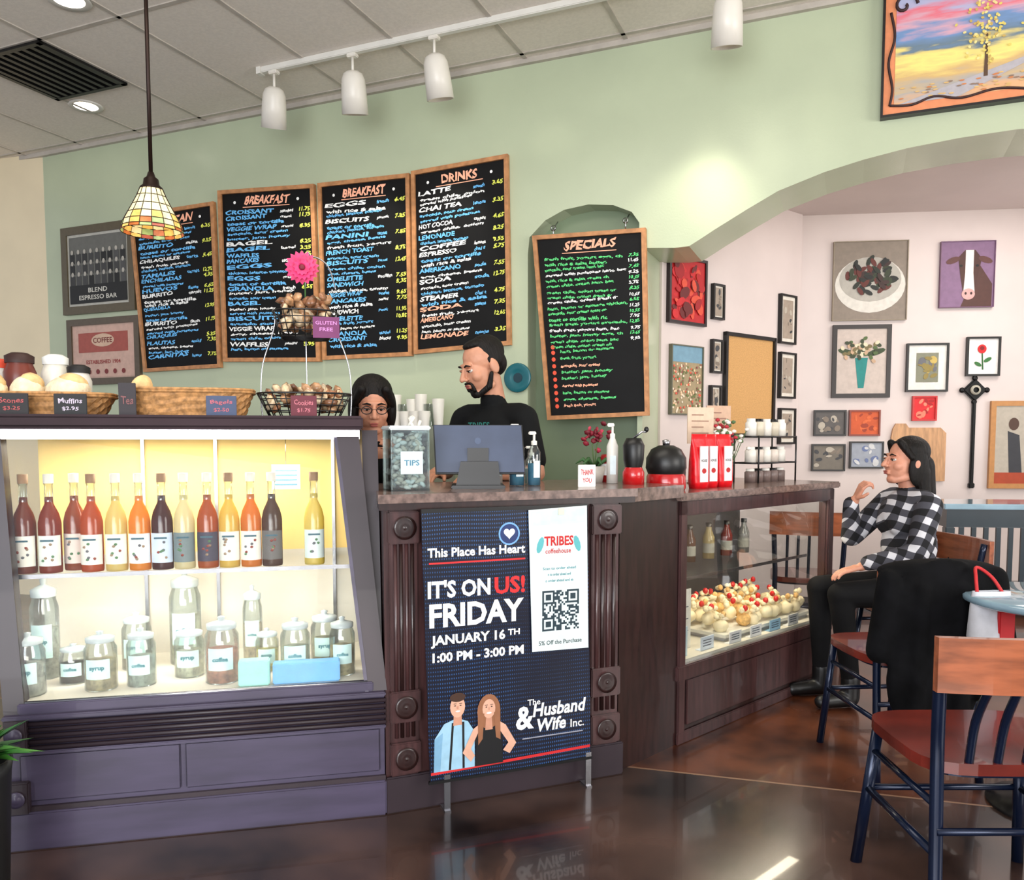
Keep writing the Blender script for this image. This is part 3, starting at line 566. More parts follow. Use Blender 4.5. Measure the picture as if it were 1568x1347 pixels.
b.disc((.352,.335),.043,.062,y-.0032,hr,18);b.poly([(.310,.33),(.335,.33),(.328,.24),(.312,.22)],y-.0045,hr);b.poly([(.37,.33),(.394,.33),(.395,.23),(.378,.24)],y-.0045,hr);b.poly([(.338,.27),(.366,.27),(.362,.32),(.342,.32)],y-.0036,ska)
b.disc((.352,.345),.024,.034,y-.004,sk,18);b.disc((.352,.330),.010,.0035,y-.0045,W_,8)
for cx,cz in [(.238,.37),(.352,.352)]:
    for s_ in (-1,1): b.disc((cx+s_*.010,cz),.0032,.002,y-.005,dk,8);b.box(cx+s_*.010-.005,cx+s_*.010+.005,y-.005,y-.0049,cz+.006,cz+.008,flat((.3,.2,.15)))
    b.box(cx-.002,cx+.002,y-.005,y-.0049,cz-.012,cz-.002,ska)
b.disc((.238,.350),.009,.003,y-.0045,W_,8)
b.done()
b=B('qr_code_flyer',CTR);y=-.083;wf=flat((.84,.89,.89));b.prism([(.50,1.035),(.728,1.045),(.738,.525),(.515,.530)],y,y+.002,wf);y-=.001
te=flat((.35,.68,.70));b.poly([(.51,1.028),(.72,1.036),(.72,.985),(.51,.98)],y,flat((.78,.88,.88)))
b.text('TRIBES',.56,.905,flat((.75,.12,.12)),y,w=.115,h=.035,off=.03);b.text('coffeehouse',.565,.878,flat((.75,.2,.2)),y,w=.10,h=.018)
for s_,cx in ((-1,.545),(1,.69)): b.disc((cx,.91),.012,.03,y,te,10,s_*.3)
for k,(w_) in enumerate([.13,.09,.11]): b.text('Scan to order ahead and save'[k*3:k*3+20],.62,.82-k*.022,flat((.3,.55,.58)),y,w=w_,h=.010,align='C')
rq=random.Random(4);n=21;q=.145/n;K=flat((.12,.2,.24))
for i in range(n):
    for j in range(n):
        fi=(i<7 or i>13) and (j<7) or (i<7 and j>13)
        if fi:
            ii=i if i<7 else i-14;jj=j if j<7 else j-14;on=ii in(0,6) or jj in (0,6) or (2<=ii<=4 and 2<=jj<=4)
        else: on=rq.random()<.5
        if on: b.add([(.553+i*q,y,.745-j*q),(.553+(i+1)*q,y,.745-j*q),(.553+(i+1)*q,y,.745-(j+1)*q),(.553+i*q,y,.745-(j+1)*q)],[(0,1,2,3)],K)
b.text('5% Off the Purchase',.625,.55,flat((.3,.35,.35)),y,w=.17,h=.016,align='C');b.box(.613,.637,y-.003,y,1.015,1.038,flat((.8,.8,.75)))
b.done()
# ------------------------------------------------------------ PASTRY CASE (right)
b=B('pastry_display_case',RC)
b.box(0,1.375,.0,.60,0,.30,brownd);b.box(-.005,1.38,-.012,0,0,.05,brown,.004);b.box(.06,1.30,-.01,0,.07,.27,brown,.005)
b.box(-.01,1.38,-.014,.01,.27,.335,brown,.005)
for u0,u1 in ((0,.05),(1.32,1.375)): b.box(u0,u1,-.01,.05,0,1.03,brown,.005)
b.box(0,.03,.0,.60,.3,1.03,brownd);b.box(1.35,1.375,0,.60,.3,1.03,glass)
b.box(0,1.375,-.01,.05,.965,1.03,brown,.005)
b.box(.05,1.32,.005,.011,.335,.968,glassmat('pastry_glass',(.97,.98,.97),.006,.25))
b.box(0,1.375,.55,.60,.3,1.03,mat('case_grey_back',(.24,.235,.235),.4))
b.box(-.02,1.40,-.03,.64,1.03,1.062,topm,.006)
b.box(.03,1.35,.02,.55,.30,.345,wht);b.box(.04,1.34,.12,.52,.66,.667,glass);b.box(.04,1.34,.118,.122,.655,.67,chrome)
b.box(.1,1.3,.08,.11,1.01,1.03,flat((1,.93,.8),.5,5.))
b.done()
lt=bpy.data.lights.new('pc','AREA');lt.shape='RECTANGLE';lt.size=1.2;lt.size_y=.06;lt.energy=9;lt.color=(1,.88,.68)
lo=bpy.data.objects.new('pastry_case_light',lt);COL.objects.link(lo);lo.matrix_world=RC@Matrix.Translation((.68,.12,1.0))
cr_=mat('whipped_cream',(.96,.90,.75),.6);st=mat('strawberry',(.80,.10,.10),.35,var=.3,scale=60);ck_=mat('sponge',(.88,.70,.44),.8,var=.3,scale=60)
b=B('strawberry_cream_cakes',RC@Matrix.Translation((0,0,.345)));r=random.Random(17)
b.box(.46,1.30,.06,.44,.02,.035,flat((.85,.85,.82),.3));b.box(.48,1.28,.08,.42,0,.02,flat((.7,.7,.7),.3))
for i in range(12):
    for j in range(4):
        if r.random()<.12: continue
        x=.51+i*.066+r.uniform(-.015,.015);yy=.11+j*.09+r.uniform(-.015,.015);hh=r.uniform(-.012,.02)+j*.012;k1=r.uniform(.8,1.15)
        b.ell((x,yy,.06+hh),(.036*k1,.034*k1,.034),r.choice([ck_,cr_,cr_]),2,.12)
        for k in range(3): b.ell((x+r.uniform(-.022,.022),yy+r.uniform(-.02,.02),.095+hh+r.uniform(0,.02)),(.017,.016,.014),cr_,1,.1)
        b.ell((x+r.uniform(-.015,.015),yy-.012,.118+hh),(.014,.013,.016),r.choice([st,st,cr_,ck_]),2,.05)
b.done()
b=B('price_card_row',RC@Matrix.Translation((0,0,.345)))
for u,yy,w,h,c_ in [(.10,.05,.09,.13,(.8,.9,.95)),(.22,.12,.10,.27,(.93,.92,.88)),(.12,.26,.08,.25,(.85,.8,.7)),(.30,.05,.10,.06,(.85,.9,.95)),(.50,.03,.10,.055,(.9,.9,.9)),(.68,.03,.10,.055,(.9,.9,.9)),(.86,.03,.10,.055,(.55,.7,.8)),(1.04,.03,.10,.055,(.9,.9,.9))]:
    b.box(u-w/2,u+w/2,yy,yy+.004,0,h,flat(c_));b.box(u-w/2,u+w/2,yy,yy+.03,0,.003,flat(c_))
    for k in range(3): b.box(u-w*.35,u+w*.3,yy-.001,yy,h*.3+k*h*.2,h*.3+k*h*.2+.004,flat((.3,.35,.4)))
b.done()
b=B('juice_bottle_row',RC@Matrix.Translation((0,0,.667)))
for i in range(7):
    u=.15+i*.17;c_=[(.55,.5,.4),(.4,.2,.12),(.5,.52,.5),(.35,.25,.2),(.6,.55,.4),(.45,.16,.12),(.5,.5,.5)][i]
    b.lathe([(0,0),(.03,0),(.03,.11),(.014,.15),(.014,.17)],(u,.40,0),liquid('j%d'%i,c_),14);b.lathe([(.016,.165),(.016,.185),(0,.186)],(u,.40,0),blackp,12);b.lathe([(.031,.03),(.031,.08)],(u,.40,0),flat((.45,.45,.43)),14)
b.done()
# ------------------------------------------------------------ baskets on the case
TOP=1.362
def sup(a,w,d,e=.55):
    c_,s_=math.cos(a),math.sin(a);return (w/2*math.copysign(abs(c_)**e,c_),d/2*math.copysign(abs(s_)**e,s_))
def basket(M,w,d,h,m=wick,name='wicker_basket',taper=.85,fill=None):
    b=B(name,M);n=56;rows=max(4,int(h/.013));vs=[];fs=[]
    for j in range(rows+1):
        t=j/rows;k=taper+(1-taper)*t
        for i in range(n):
            x,y_=sup(2*math.pi*i/n,w*k,d*k);o=1+(.02 if (i//2+j)%2 else -.015);vs.append((x*o,y_*o,h*t))
    for j in range(rows):
        for i in range(n): k=(i+1)%n;fs.append((j*n+i,j*n+k,(j+1)*n+k,(j+1)*n+i))
    fs.append(tuple(range(n))[::-1]);o2=len(vs)
    for z,kk in ((h,.95),(.012,.80)):
        for i in range(n): x,y_=sup(2*math.pi*i/n,w*kk,d*kk);vs.append((x,y_,z))
    for i in range(n): k=(i+1)%n;fs.append((rows*n+i,rows*n+k,o2+k,o2+i));fs.append((o2+i,o2+k,o2+n+k,o2+n+i))
    fs.append(tuple(o2+n+i for i in range(n)));b.add(vs,fs,m)
    for z in (h,h-.008): b.tube([(*sup(2*math.pi*i/n,w*1.01,d*1.01),z) for i in range(n)],.0055,m,6,True)
    if fill: fill(b)
    return b.done()
bread=mat('bread_crust',(.88,.74,.52),.8,var=.25,scale=25,bump=.4,bscale=40);flour=mat('frosted_dough',(.92,.85,.72),.7,var=.15,scale=30,bump=.5,bscale=50)
def cf(b):
    for x,y_,r_ in [(-.165,0,.060),(-.045,.01,.055),(.085,0,.072)]:
        b.ell((x,y_,.085),(r_,.06,.055),flour,3,.018);b.ell((x+.01,y_,.105),(r_*.75,.045,.045),bread,3,.03)
basket(CASE@Matrix.Translation((.02,.36,TOP)),.46,.22,.075,fill=cf)
def bf(b):
    for i in range(4): b.ell((-.17+i*.10,.02,.035),(.06,.05,.03),bread,2,.03)
    b.ell((-.16,.0,.10),(.035,.05,.05),bread,3,.02,(0,.4,0));b.ell((-.13,.03,.08),(.05,.05,.03),flour,2,.02)
basket(CASE@Matrix.Translation((.50,.36,TOP)),.44,.22,.095,fill=bf)
def sign(M,w,h,bg,fg,t,name='basket_price_sign',t2=None):
    b=B(name,M);b.box(-w/2,w/2,-.004,.0,0,h,flat(bg),.0015);b.box(-w*.2,w*.2,0,.03,0,.004,flat(bg))
    b.text(t,0,h*(.55 if t2 else .35),flat(fg),-.0055,w=w*.72,h=h*.24,align='C',wob=.001)
    if t2: b.text(t2,0,h*.2,flat(fg),-.0055,w=w*.5,h=h*.2,align='C',wob=.001)
    b.done()
sign(CASE@Matrix.Translation((-.02,.20,TOP)),.10,.070,(.08,.06,.07),(.70,.30,.30),'Scones',t2='$3.25')
sign(CASE@Matrix.Translation((.155,.20,TOP)),.10,.070,(.05,.05,.06),(.80,.75,.82),'Muffins',t2='$2.95')
sign(CASE@Matrix.Translation((.325,.22,TOP)),.055,.11,(.16,.13,.15),(.5,.3,.3),'Tea')
sign(CASE@Matrix.Translation((.625,.22,TOP)),.10,.070,(.25,.30,.42),(.75,.38,.43),'Bagels',t2='$2.50')
sign(CASE@Matrix.Translation((.90,.24,TOP)),.09,.075,(.40,.12,.18),(.80,.45,.5),'Cookies',t2='$1.75')
pk=[mat('snack_packet_%d'%i,c_,.25,var=.4,scale=40) for i,c_ in enumerate([(.72,.55,.40),(.80,.70,.56),(.50,.34,.24),(.82,.74,.62),(.58,.40,.28)])]
def packets(b,w,d,z,n,seed,s_=.035,dz=.05):
    r=random.Random(seed)
    for i in range(n):
        c_=(r.uniform(-w,w),r.uniform(-d,d),z+r.uniform(0,dz));b.ell(c_,(s_,s_*.4,s_*.7),r.choice(pk),1,.2,(r.uniform(-1,1),r.uniform(-1,1),r.uniform(0,3)))
def wirebasket(b,w,d,z0,z1,m,r=.0022):
    for k in range(5):
        t=k/4;kk=.75+.25*t;b.tube([(*sup(2*math.pi*i/32,w*kk,d*kk,.8),z0+(z1-z0)*t) for i in range(32)],r*(1.6 if k==4 else 1),m,5,True)
    for i in range(20):
        a=2*math.pi*i/20;x0,y0=sup(a,w*.75,d*.75,.8);x1,y1=sup(a,w,d,.8);b.tube([(x0,y0,z0),(x1,y1,z1)],r,m,5)
    for i in range(-3,4): b.tube([(-w*.36,i*d*.1,z0),(w*.36,i*d*.1,z0)],r,m,5)
b=B('wire_snack_basket',CASE@Matrix.Translation((.90,.40,TOP+.003)));wirebasket(b,.34,.24,0,.085,black);packets(b,.13,.07,.03,60,3,.03,.08);b.done()
STM=Matrix.Translation((-.82,3.28,TOP))@Matrix.Rotation(.22,4,'Z')
b=B('tiered_wire_stand',STM)
wirebasket(b,.25,.22,.32,.42,black);packets(b,.09,.07,.35,70,8,.030,.13)
for sx_ in (-1,1):
    b.tube(smooth_path([(sx_*.17,0,0),(sx_*.175,0,.10),(sx_*.165,0,.22),(sx_*.12,0,.36),(sx_*.12,0,.43)]),.003,chrome,6)
    b.tube([(sx_*.17,-.06,.004),(sx_*.17,.08,.004)],.003,chrome,6)
b.tube(smooth_path([(0,.10,0),(0,.10,.62),(.03,.09,.66),(.09,.06,.62),(.12,.04,.52)]),.003,chrome,6);b.tube([(-.17,.0,.004),(0,.1,.004),(.17,0,.004)],.003,chrome,6)
b.box(.03,.13,-.125,-.121,.31,.39,flat((.45,.18,.38)));b.text('GLUTEN',.08,.36,flat((.85,.55,.8)),-.1265,w=.08,h=.014,align='C');b.text('FREE',.08,.335,flat((.85,.55,.8)),-.1265,w=.05,h=.014,align='C')
b.done()
b=B('pink_gerbera_flower',STM@Matrix.Translation((-.01,.02,.60))@Matrix.Scale(.9,4));pkm=mat('petal_pink',(.88,.20,.44),.5,var=.3,scale=40);gs=flat((.25,.45,.2))
for ring,(n_,l,wd,tl_,yy) in enumerate([(18,.075,.014,.15,.0),(16,.058,.012,.35,-.008),(12,.038,.009,.55,-.014)]):
    for i in range(n_):
        a=2*math.pi*(i+.5*ring)/n_
        b.T=Matrix.Rotation(a,4,'Y');vs=[(0,yy,.008),(wd*.7,yy-l*tl_*.4,l*.45),(wd,yy-l*tl_*.6,l*.75),(0,yy-l*tl_*.7,l),(-wd,yy-l*tl_*.6,l*.75),(-wd*.7,yy-l*tl_*.4,l*.45)]
        b.add(vs,[(0,1,2,3,4,5)],pkm)
b.T=Matrix();b.ell((0,-.015,0),(.016,.010,.016),flat((.45,.05,.15)));b.tube([(0,.002,0),(.01,.05,-.08),(.01,.08,-.2),(.01,.08,-.27)],.003,gs,6);b.done()
for u,yy,h,r_,c_,cl in [(-.13,.62,.24,.055,(.42,.18,.13),(.2,.1,.08)),(-.02,.66,.24,.05,(.88,.86,.80),(.9,.9,.88)),(.07,.62,.20,.045,(.90,.88,.84),(.08,.07,.07)),(-.22,.66,.22,.05,(.88,.86,.82),(.85,.3,.2))]:
    b=B('condiment_canister',CASE@Matrix.Translation((u,yy,TOP)));b.lathe([(0,.001),(r_,.001),(r_,h*.7),(r_*.8,h*.82),(r_*.8,h*.86)],(0,0,0),flat(c_,.3),22);b.lathe([(r_*.88,h*.84),(r_*.9,h*.95),(r_*.5,h),(0,h)],(0,0,0),flat(cl),22);b.done()
# ------------------------------------------------------------ register counter items
CT=1.10
b=B('clear_straw_container',CTR@Matrix.Translation((.125,.16,CT)));q=.07
b.box(-q,q,-.06,.06,0,.006,glassj);b.box(-q,-q+.005,-.06,.06,0,.225,glassj);b.box(q-.005,q,-.06,.06,0,.225,glassj);b.box(-q,q,-.06,-.055,0,.225,glassj);b.box(-q,q,.055,.06,0,.225,glassj)
b.box(-q-.005,q+.005,-.065,.065,.215,.230,flat((.82,.84,.84),.2),.004)
r=random.Random(6)
for i in range(200): 
    z=r.uniform(.01,.20);b.ell((r.uniform(-.052,.052),r.uniform(-.04,.04),z),(.016,.012,.008),flat(r.choice([(.92,.92,.90),(.84,.88,.88),(.80,.78,.73)])),1,.1,(r.uniform(-1,1),r.uniform(-1,1),0))
for i in range(5): x=r.uniform(-.0,.05);b.tube([(x,r.uniform(-.03,.03),.225),(x+r.uniform(-.02,.02),r.uniform(-.03,.03),.225+r.uniform(.02,.045))],.006,flat((.88,.87,.83)),6)
b.box(-.035,.045,-.063,-.061,.06,.14,flat((.80,.88,.90)));b.text('TIPS',.005,.09,flat((.3,.5,.6)),-.064,w=.055,h=.02,align='C');b.done()
b=B('pos_monitor',CTR@Matrix.Translation((.42,.22,CT))@Matrix.Rotation(-.32,4,'Z'));sm=mat('slate_plastic',(.25,.29,.38),.35,var=.1);
b.T=Matrix.Translation((0,0,.13))@Matrix.Rotation(-.22,4,'X')
b.prism([(-.155,-.075),(.175,-.075),(.165,.105),(-.165,.105)],-.012,.0,sm);b.prism([(-.16,-.08),(.18,-.08),(.17,.11),(-.17,.11)],.0,.012,blackp);b.disc((.0,.045),.012,.013,-.013,flat((.3,.35,.45)),14)
b.T=Matrix();b.prism([(-.085,0),(.085,0),(.075,.10),(-.065,.10)],-.05,-.015,blackp);b.box(-.10,.10,-.09,.09,0,.012,blackp,.003);b.box(-.04,.04,-.02,.02,.05,.15,blackp);b.done()
def pump(M,h,r,body,top,name='sanitizer_bottle',liq=None):
    b=B(name,M);b.lathe([(0,.001),(r,.001),(r,h*.6),(r*.5,h*.72),(r*.4,h*.74)],(0,0,0),body,18)
    if liq: b.lathe([(0,.003),(r*.93,.003),(r*.93,h*.4),(0,h*.4)],(0,0,0),liq,16)
    b.lathe([(r*.45,h*.73),(r*.45,h*.80),(r*.2,h*.81),(r*.2,h*.93),(0,h*.93)],(0,0,0),top,14);b.box(-r*.9,r*.3,-.006,.006,h*.91,h*.97,top,.003);b.box(-r*.5,r*.5,-r-.001,-r+.002,h*.15,h*.45,flat((.85,.90,.92)));b.done()
blq=liquid('blue_liq',(.45,.72,.85))
pump(CTR@Matrix.Translation((.60,.27,CT)),.25,.030,glassj,white,liq=blq)
pump(CTR@Matrix.Translation((.665,.25,CT)),.22,.026,glassj,white,liq=blq)
pump(CTR@Matrix.Translation((.70,.36,CT)),.16,.028,glassj,white,liq=liquid('clr',(.8,.88,.88)))
pump(CTR@Matrix.Translation((.56,.40,CT)),.24,.028,white,white,liq=None)
pump(Matrix.Translation((.42,3.42,1.098)),.26,.024,white,white,name='pump_dispenser')
b=B('potted_orchid',Matrix.Translation((.355,3.52,1.098)));b.lathe([(0,0),(.035,0),(.048,.07),(.044,.07),(.03,.01)],(0,0,0),flat((.75,.72,.68)),18)
for a in range(6): b.tube([(0,0,.06),(.05*math.cos(a),.05*math.sin(a),.10),(.08*math.cos(a),.08*math.sin(a),.08)],[.006,.01,.002],flat((.2,.36,.18)),6)
for k in range(2): b.tube([(0,0,.06),(-.01+.02*k,0,.16),(.02+.02*k,0,.22)],.0025,flat((.3,.4,.2)),6)
rr=random.Random(12)
for i in range(26): b.ell((.01+rr.gauss(0,.03),rr.gauss(0,.012),.20+rr.gauss(0,.025)),(.015,.006,.014),flat(rr.choice([(.55,.10,.18),(.72,.2,.3),(.4,.05,.12)])),1,.1,(rr.uniform(-1,1),0,rr.uniform(0,3)))
b.done()
sign(CTR@Matrix.Translation((.82,.10,CT)),.075,.085,(.92,.90,.88),(.75,.2,.25),'THANK',name='counter_notice_sign',t2='YOU')
RT=1.062
redm=mat('red_enamel',(.72,.06,.08),.25,coat=.5);rb=mat('red_foil_bag',(.82,.05,.10),.3,var=.2,scale=25,bump=.3,bscale=15)
b=B('coffee_grinder',RC@Matrix.Translation((.125,.16,RT))@Matrix.Scale(1.08,4));b.lathe([(0,0),(.075,0),(.08,.01),(.078,.055),(.07,.07)],(0,0,0),redm,24);b.lathe([(.072,.065),(.082,.09),(.080,.13),(.06,.165),(.03,.18),(0,.182)],(0,0,0),blackp,24)
b.tube(smooth_path([(.06,0,.09),(.10,-.01,.11),(.105,-.01,.05),(.08,-.01,.03)]),.009,blackp,8);b.lathe([(0,.18),(.014,.18),(.016,.20),(0,.205)],(0,0,0),chrome,12);b.done()
b=B('coffee_grinder',Matrix.Translation((.50,3.36,1.098)));b.lathe([(0,0),(.045,0),(.045,.05),(.035,.07)],(0,0,0),redm,20);b.lathe([(.035,.07),(.042,.10),(.045,.16),(.03,.19),(0,.19)],(0,0,0),blackp,20);b.tube([(0,0,.19),(.03,-.01,.215),(.05,-.01,.215)],.005,chrome,6);b.ell((.05,-.01,.225),(.01,.01,.012),blackp);b.done()
b=B('espresso_tin',Matrix.Translation((.42,3.56,1.098)));b.lathe([(0,0),(.035,0),(.035,.11),(.028,.12),(0,.12)],(0,0,0),flat((.62,.12,.12),.3),20);b.lathe([(.0355,.03),(.0355,.08)],(0,0,0),W_,20);b.done()
for i in range(3):
    b=B('coffee_bean_bag',RC@Matrix.Translation((.33+i*.098,.13+.015*(i%2),RT))@Matrix.Rotation(-.35,4,'Z'))
    n=14;vs=[];fs=[];lv=[(0,.082,.06),(.03,.090,.07),(.12,.088,.062),(.18,.085,.038),(.22,.085,.010),(.245,.085,.006)]
    for z,w,d_ in lv:
        for k in range(n): x,y_=sup(2*math.pi*k/n,w,d_,.6);vs.append((x,y_,z))
    for j in range(len(lv)-1):
        for k in range(n): q=(k+1)%n;fs.append((j*n+k,j*n+q,(j+1)*n+q,(j+1)*n+k))
    fs.append(tuple(range(n))[::-1]);fs.append(tuple((len(lv)-1)*n+k for k in range(n)));b.add(vs,fs,rb,True)
    b.box(-.018,.024,-.037,-.030,.03,.19,W_);b.text('HOUSE',0.002,.12,flat((.2,.1,.1)),-.0385,w=.032,h=.012,align='C');b.disc((.002,.08),.012,.012,-.0385,flat((.7,.1,.1)),12);b.done()
b=B('countertop_wire_rack',RC@Matrix.Translation((1.12,.25,RT)))
for sx_ in (-.19,.19):
    for sy_ in (-.07,.07): b.tube([(sx_,sy_,0),(sx_,sy_,.24)],.005,black,6)
for z in (.10,.235):
    b.tube([(-.19,-.07,z),(.19,-.07,z),(.19,.07,z),(-.19,.07,z)],.005,black,6,True)
    for k in range(9): b.tube([(-.19,-.07+k*.0175,z),(.19,-.07+k*.0175,z)],.0025,black,4)
for i in range(5):
    x=-.15+i*.075
    for z,hh,c_ in ((.103,.08,[(.9,.88,.84),(.85,.8,.75)][i%2]),(.238,.09,[(.92,.9,.86),(.82,.78,.70)][i%2]),(0,.07,(.45,.38,.36))):
        b.lathe([(0,0),(.028,0),(.029,hh*.75),(.02,hh*.85),(0,hh*.86)],(x,0,z),flat(c_,.4),14);b.lathe([(.022,hh*.8),(.022,hh),(0,hh)],(x,0,z),blackp if i%2 else white,12)
b.done()
for u,yy,w,h,c_ in [(.68,.36,.15,.38,(.86,.76,.66)),(.98,.45,.15,.40,(.80,.66,.56))]:
    b=B('cardboard_display_sign',RC@Matrix.Translation((u,yy,RT))@Matrix.Rotation(-.4,4,'Z'));b.box(-w/2,w/2,-.003,.003,h-.18,h,flat(c_));b.box(-.01,.01,.003,.009,0,h-.05,flat((.6,.5,.4)));b.box(-.05,.05,-.03,.04,0,.006,flat((.6,.5,.4)));[b.box(-w*.35,w*.3-(k%2)*.03,-.005,-.003,h-.13+k*.03,h-.13+k*.03+.005,flat((.60,.45,.38))) for k in range(4)];b.done()
b=B('flower_bouquet',RC@Matrix.Translation((.66,.20,RT)));b.lathe([(0,0),(.03,0),(.036,.10),(.032,.10),(.026,.01)],(0,0,0),glassj,16);r=random.Random(31)
for i in range(80):
    c_=(r.gauss(0,.055),r.gauss(0,.03),.23+r.gauss(0,.04));b.ell(c_,(.013,.012,.010),flat(r.choice([(.93,.92,.88),(.93,.9,.85),(.7,.15,.2),(.3,.42,.25)])),1,.12)
    if i%5==0: b.tube([(0,0,.02),c_],.0018,flat((.3,.42,.25)),5)
b.done()
b=B('back_bar_counter',WALL);b.box(1.9,4.1,-.60,-.004,0,.92,brownd);b.box(1.88,4.12,-.62,-.003,.92,.96,topm,.005);[b.box(2.0+k*.5,2.42+k*.5,-.615,-.60,.1,.85,brown,.006) for k in range(4)];b.done()
b=B('espresso_machine',WALL@Matrix.Translation((3.42,-.32,.96)));b.box(-.28,.28,-.2,.2,.03,.40,chrome,.02);b.box(-.26,.26,-.24,-.19,.27,.38,blackp,.01);b.box(-.28,.28,-.26,-.18,.02,.07,chrome,.008)
for s_ in (-.13,.13): b.lathe([(.03,.20),(.034,.27)],(s_,-.22,0),chrome,16);b.tube([(s_,-.24,.22),(s_,-.34,.20)],.012,blackp,8)
for x in (-.25,.25):
    for y_ in (-.17,.17): b.lathe([(.02,0),(.02,.03)],(x,y_,0),blackp,10)
for i in range(8): b.lathe([(.028,.40),(.036,.49),(.034,.49),(.026,.405),(0,.405)],(-.22+i*.063,-.1,0),white,14);b.lathe([(.028,.40),(.038,.54+.03*(i%3)),(.036,.54+.03*(i%3)),(.026,.405),(0,.405)],(-.2+i*.06,.08,0),glassj if i%3==0 else white,14)
b.done()
b=B('blender_jar',WALL@Matrix.Translation((2.95,-.34,.96)));b.lathe([(0,0),(.08,0),(.07,.12),(.05,.15)],(0,0,0),blackp,20);b.lathe([(.05,.15),(.075,.38),(.072,.38)],(0,0,0),glassj,20);b.lathe([(.077,.375),(.07,.41),(0,.415)],(0,0,0),blackp,20);b.done()
# ------------------------------------------------------------ chairs / tables
redseat=mat('seat_cherry',(.40,.12,.08),.25,var=.35,scale=6,coat=.5);rail=mat('rail_orange_wood',(.58,.32,.20),.3,var=.3,scale=5,coat=.4,stretch=(1,8,8));bm_=mat('chair_black_frame_blue_sheen',(.07,.11,.20),.2,.4)  # frame colour is blued to carry the blue highlights on black metal
def chair(x,y_,rz,name='cafe_chair',H2=.80,wd=1.):
    b=B(name,Matrix.Translation((x,y_,0))@Matrix.Rotation(rz,4,'Z')@Matrix.Diagonal((wd,1,1,1)))
    b.prism([sup(2*math.pi*i/28,.42,.42,.45) for i in range(28)],.44,.47,redseat,'z')
    b.prism([sup(2*math.pi*i/28,.37,.37,.45) for i in range(28)],.425,.441,bm_,'z')
    for s_ in (-1,1):
        b.tube(smooth_path([(s_*.20,-.24,0),(s_*.185,-.19,.44),(s_*.19,-.20,.60),(s_*.20,-.228,H2-.01)],4),.015,bm_,8)
        b.tube([(s_*.205,.21,0),(s_*.175,.165,.44)],.015,bm_,8)
        b.tube([(s_*.193,-.215,.24),(s_*.190,.19,.24)],.010,bm_,8);b.tube([(s_*.188,-.20,.36),(s_*.182,.175,.36)],.009,bm_,8)
    b.tube([(-.19,.19,.24),(.19,.19,.24)],.010,bm_,8);b.tube([(-.193,-.215,.30),(.193,-.215,.30)],.010,bm_,8)
    n=13
    pts=[(-.222+.444*i/n,-.262-.03*math.sin(math.pi*i/n)) for i in range(n+1)]
    b.prism(pts+[(p_[0],p_[1]+.022) for p_ in pts[::-1]],H2-.13,H2+.005,rail,'z')
    for k in range(5): xx=-.12+k*.06;b.tube(smooth_path([(xx,-.19,.45),(xx,-.20-.02*math.cos(xx*6),.58),(xx,-.268,H2-.12)],4),.0095,bm_,6)
    return b.done()
chair(1.295,2.20,.0,wd=1.2)
chair(1.53,3.20,.08)
chair(1.98,4.0,math.pi/2+.08)
chair(1.80,4.95,-.3,H2=.86)
ttop=mat('table_top_pale',(.55,.66,.72),.10,coat=.6,var=.1)
b=B('cafe_table',Matrix.Translation((1.88,2.77,0)));b.lathe([(0,.745),(.29,.745),(.30,.738),(.30,.722),(.29,.715),(0,.715)],(0,0,0),ttop,36);b.lathe([(.03,.02),(.03,.70),(.12,.714)],(0,0,0),black,16);b.lathe([(.20,0),(.20,.012),(.05,.03),(0,.03)],(0,0,0),black,24);b.done()
b=B('console_table',Matrix.Translation((2.85,4.62,0))@Matrix.Rotation(-.12,4,'Z'));tm=mat('teal_painted_wood',(.12,.17,.20),.3,coat=.3);b.box(-.45,.45,-.2,.2,.90,.93,ttop,.004);b.box(-.43,.43,-.18,.18,.80,.90,tm)
for x in (-.41,.41):
    for y_ in (-.16,.16): b.box(x-.025,x+.025,y_-.025,y_+.025,0,.80,tm,.004)
for i in range(12): x=-.35+i*.064;b.box(x-.012,x+.012,-.185,-.17,.45,.80,tm)
b.box(-.43,.43,-.18,.18,.42,.45,tm);b.box(-.43,.43,-.18,.18,.12,.14,tm);b.done()
# ------------------------------------------------------------ plant at lower left
b=B('potted_plant',Matrix.Translation((-1.47,2.18,0)));b.lathe([(0,0),(.06,0),(.07,.02),(.085,.36),(.09,.40),(.08,.40),(.075,.37),(0,.36)],(0,0,0),mat('dark_pot',(.08,.08,.08),.5),24)
r=random.Random(5);lf=[mat('leaf_%d'%i,c_,.4,var=.3) for i,c_ in enumerate([(.18,.42,.16),(.28,.52,.20),(.12,.30,.12)])]
for i in range(80):
    a=r.uniform(0,6.28);l=r.uniform(.08,.19);el=r.uniform(.2,1.4);w=.02
    d1=Vector((math.cos(a)*math.cos(el),math.sin(a)*math.cos(el),math.sin(el)));s1=Vector((-math.sin(a),math.cos(a),0))
    p0=Vector((0,0,.39));p1=p0+d1*l*.5;p2=p0+d1*l+Vector((0,0,-.03));
    b.add([p0,p1-s1*w+Vector((0,0,.01)),p2,p1+s1*w+Vector((0,0,.01)),p1],[(0,1,4),(1,2,4),(2,3,4),(3,0,4)],r.choice(lf),True)
b.done()
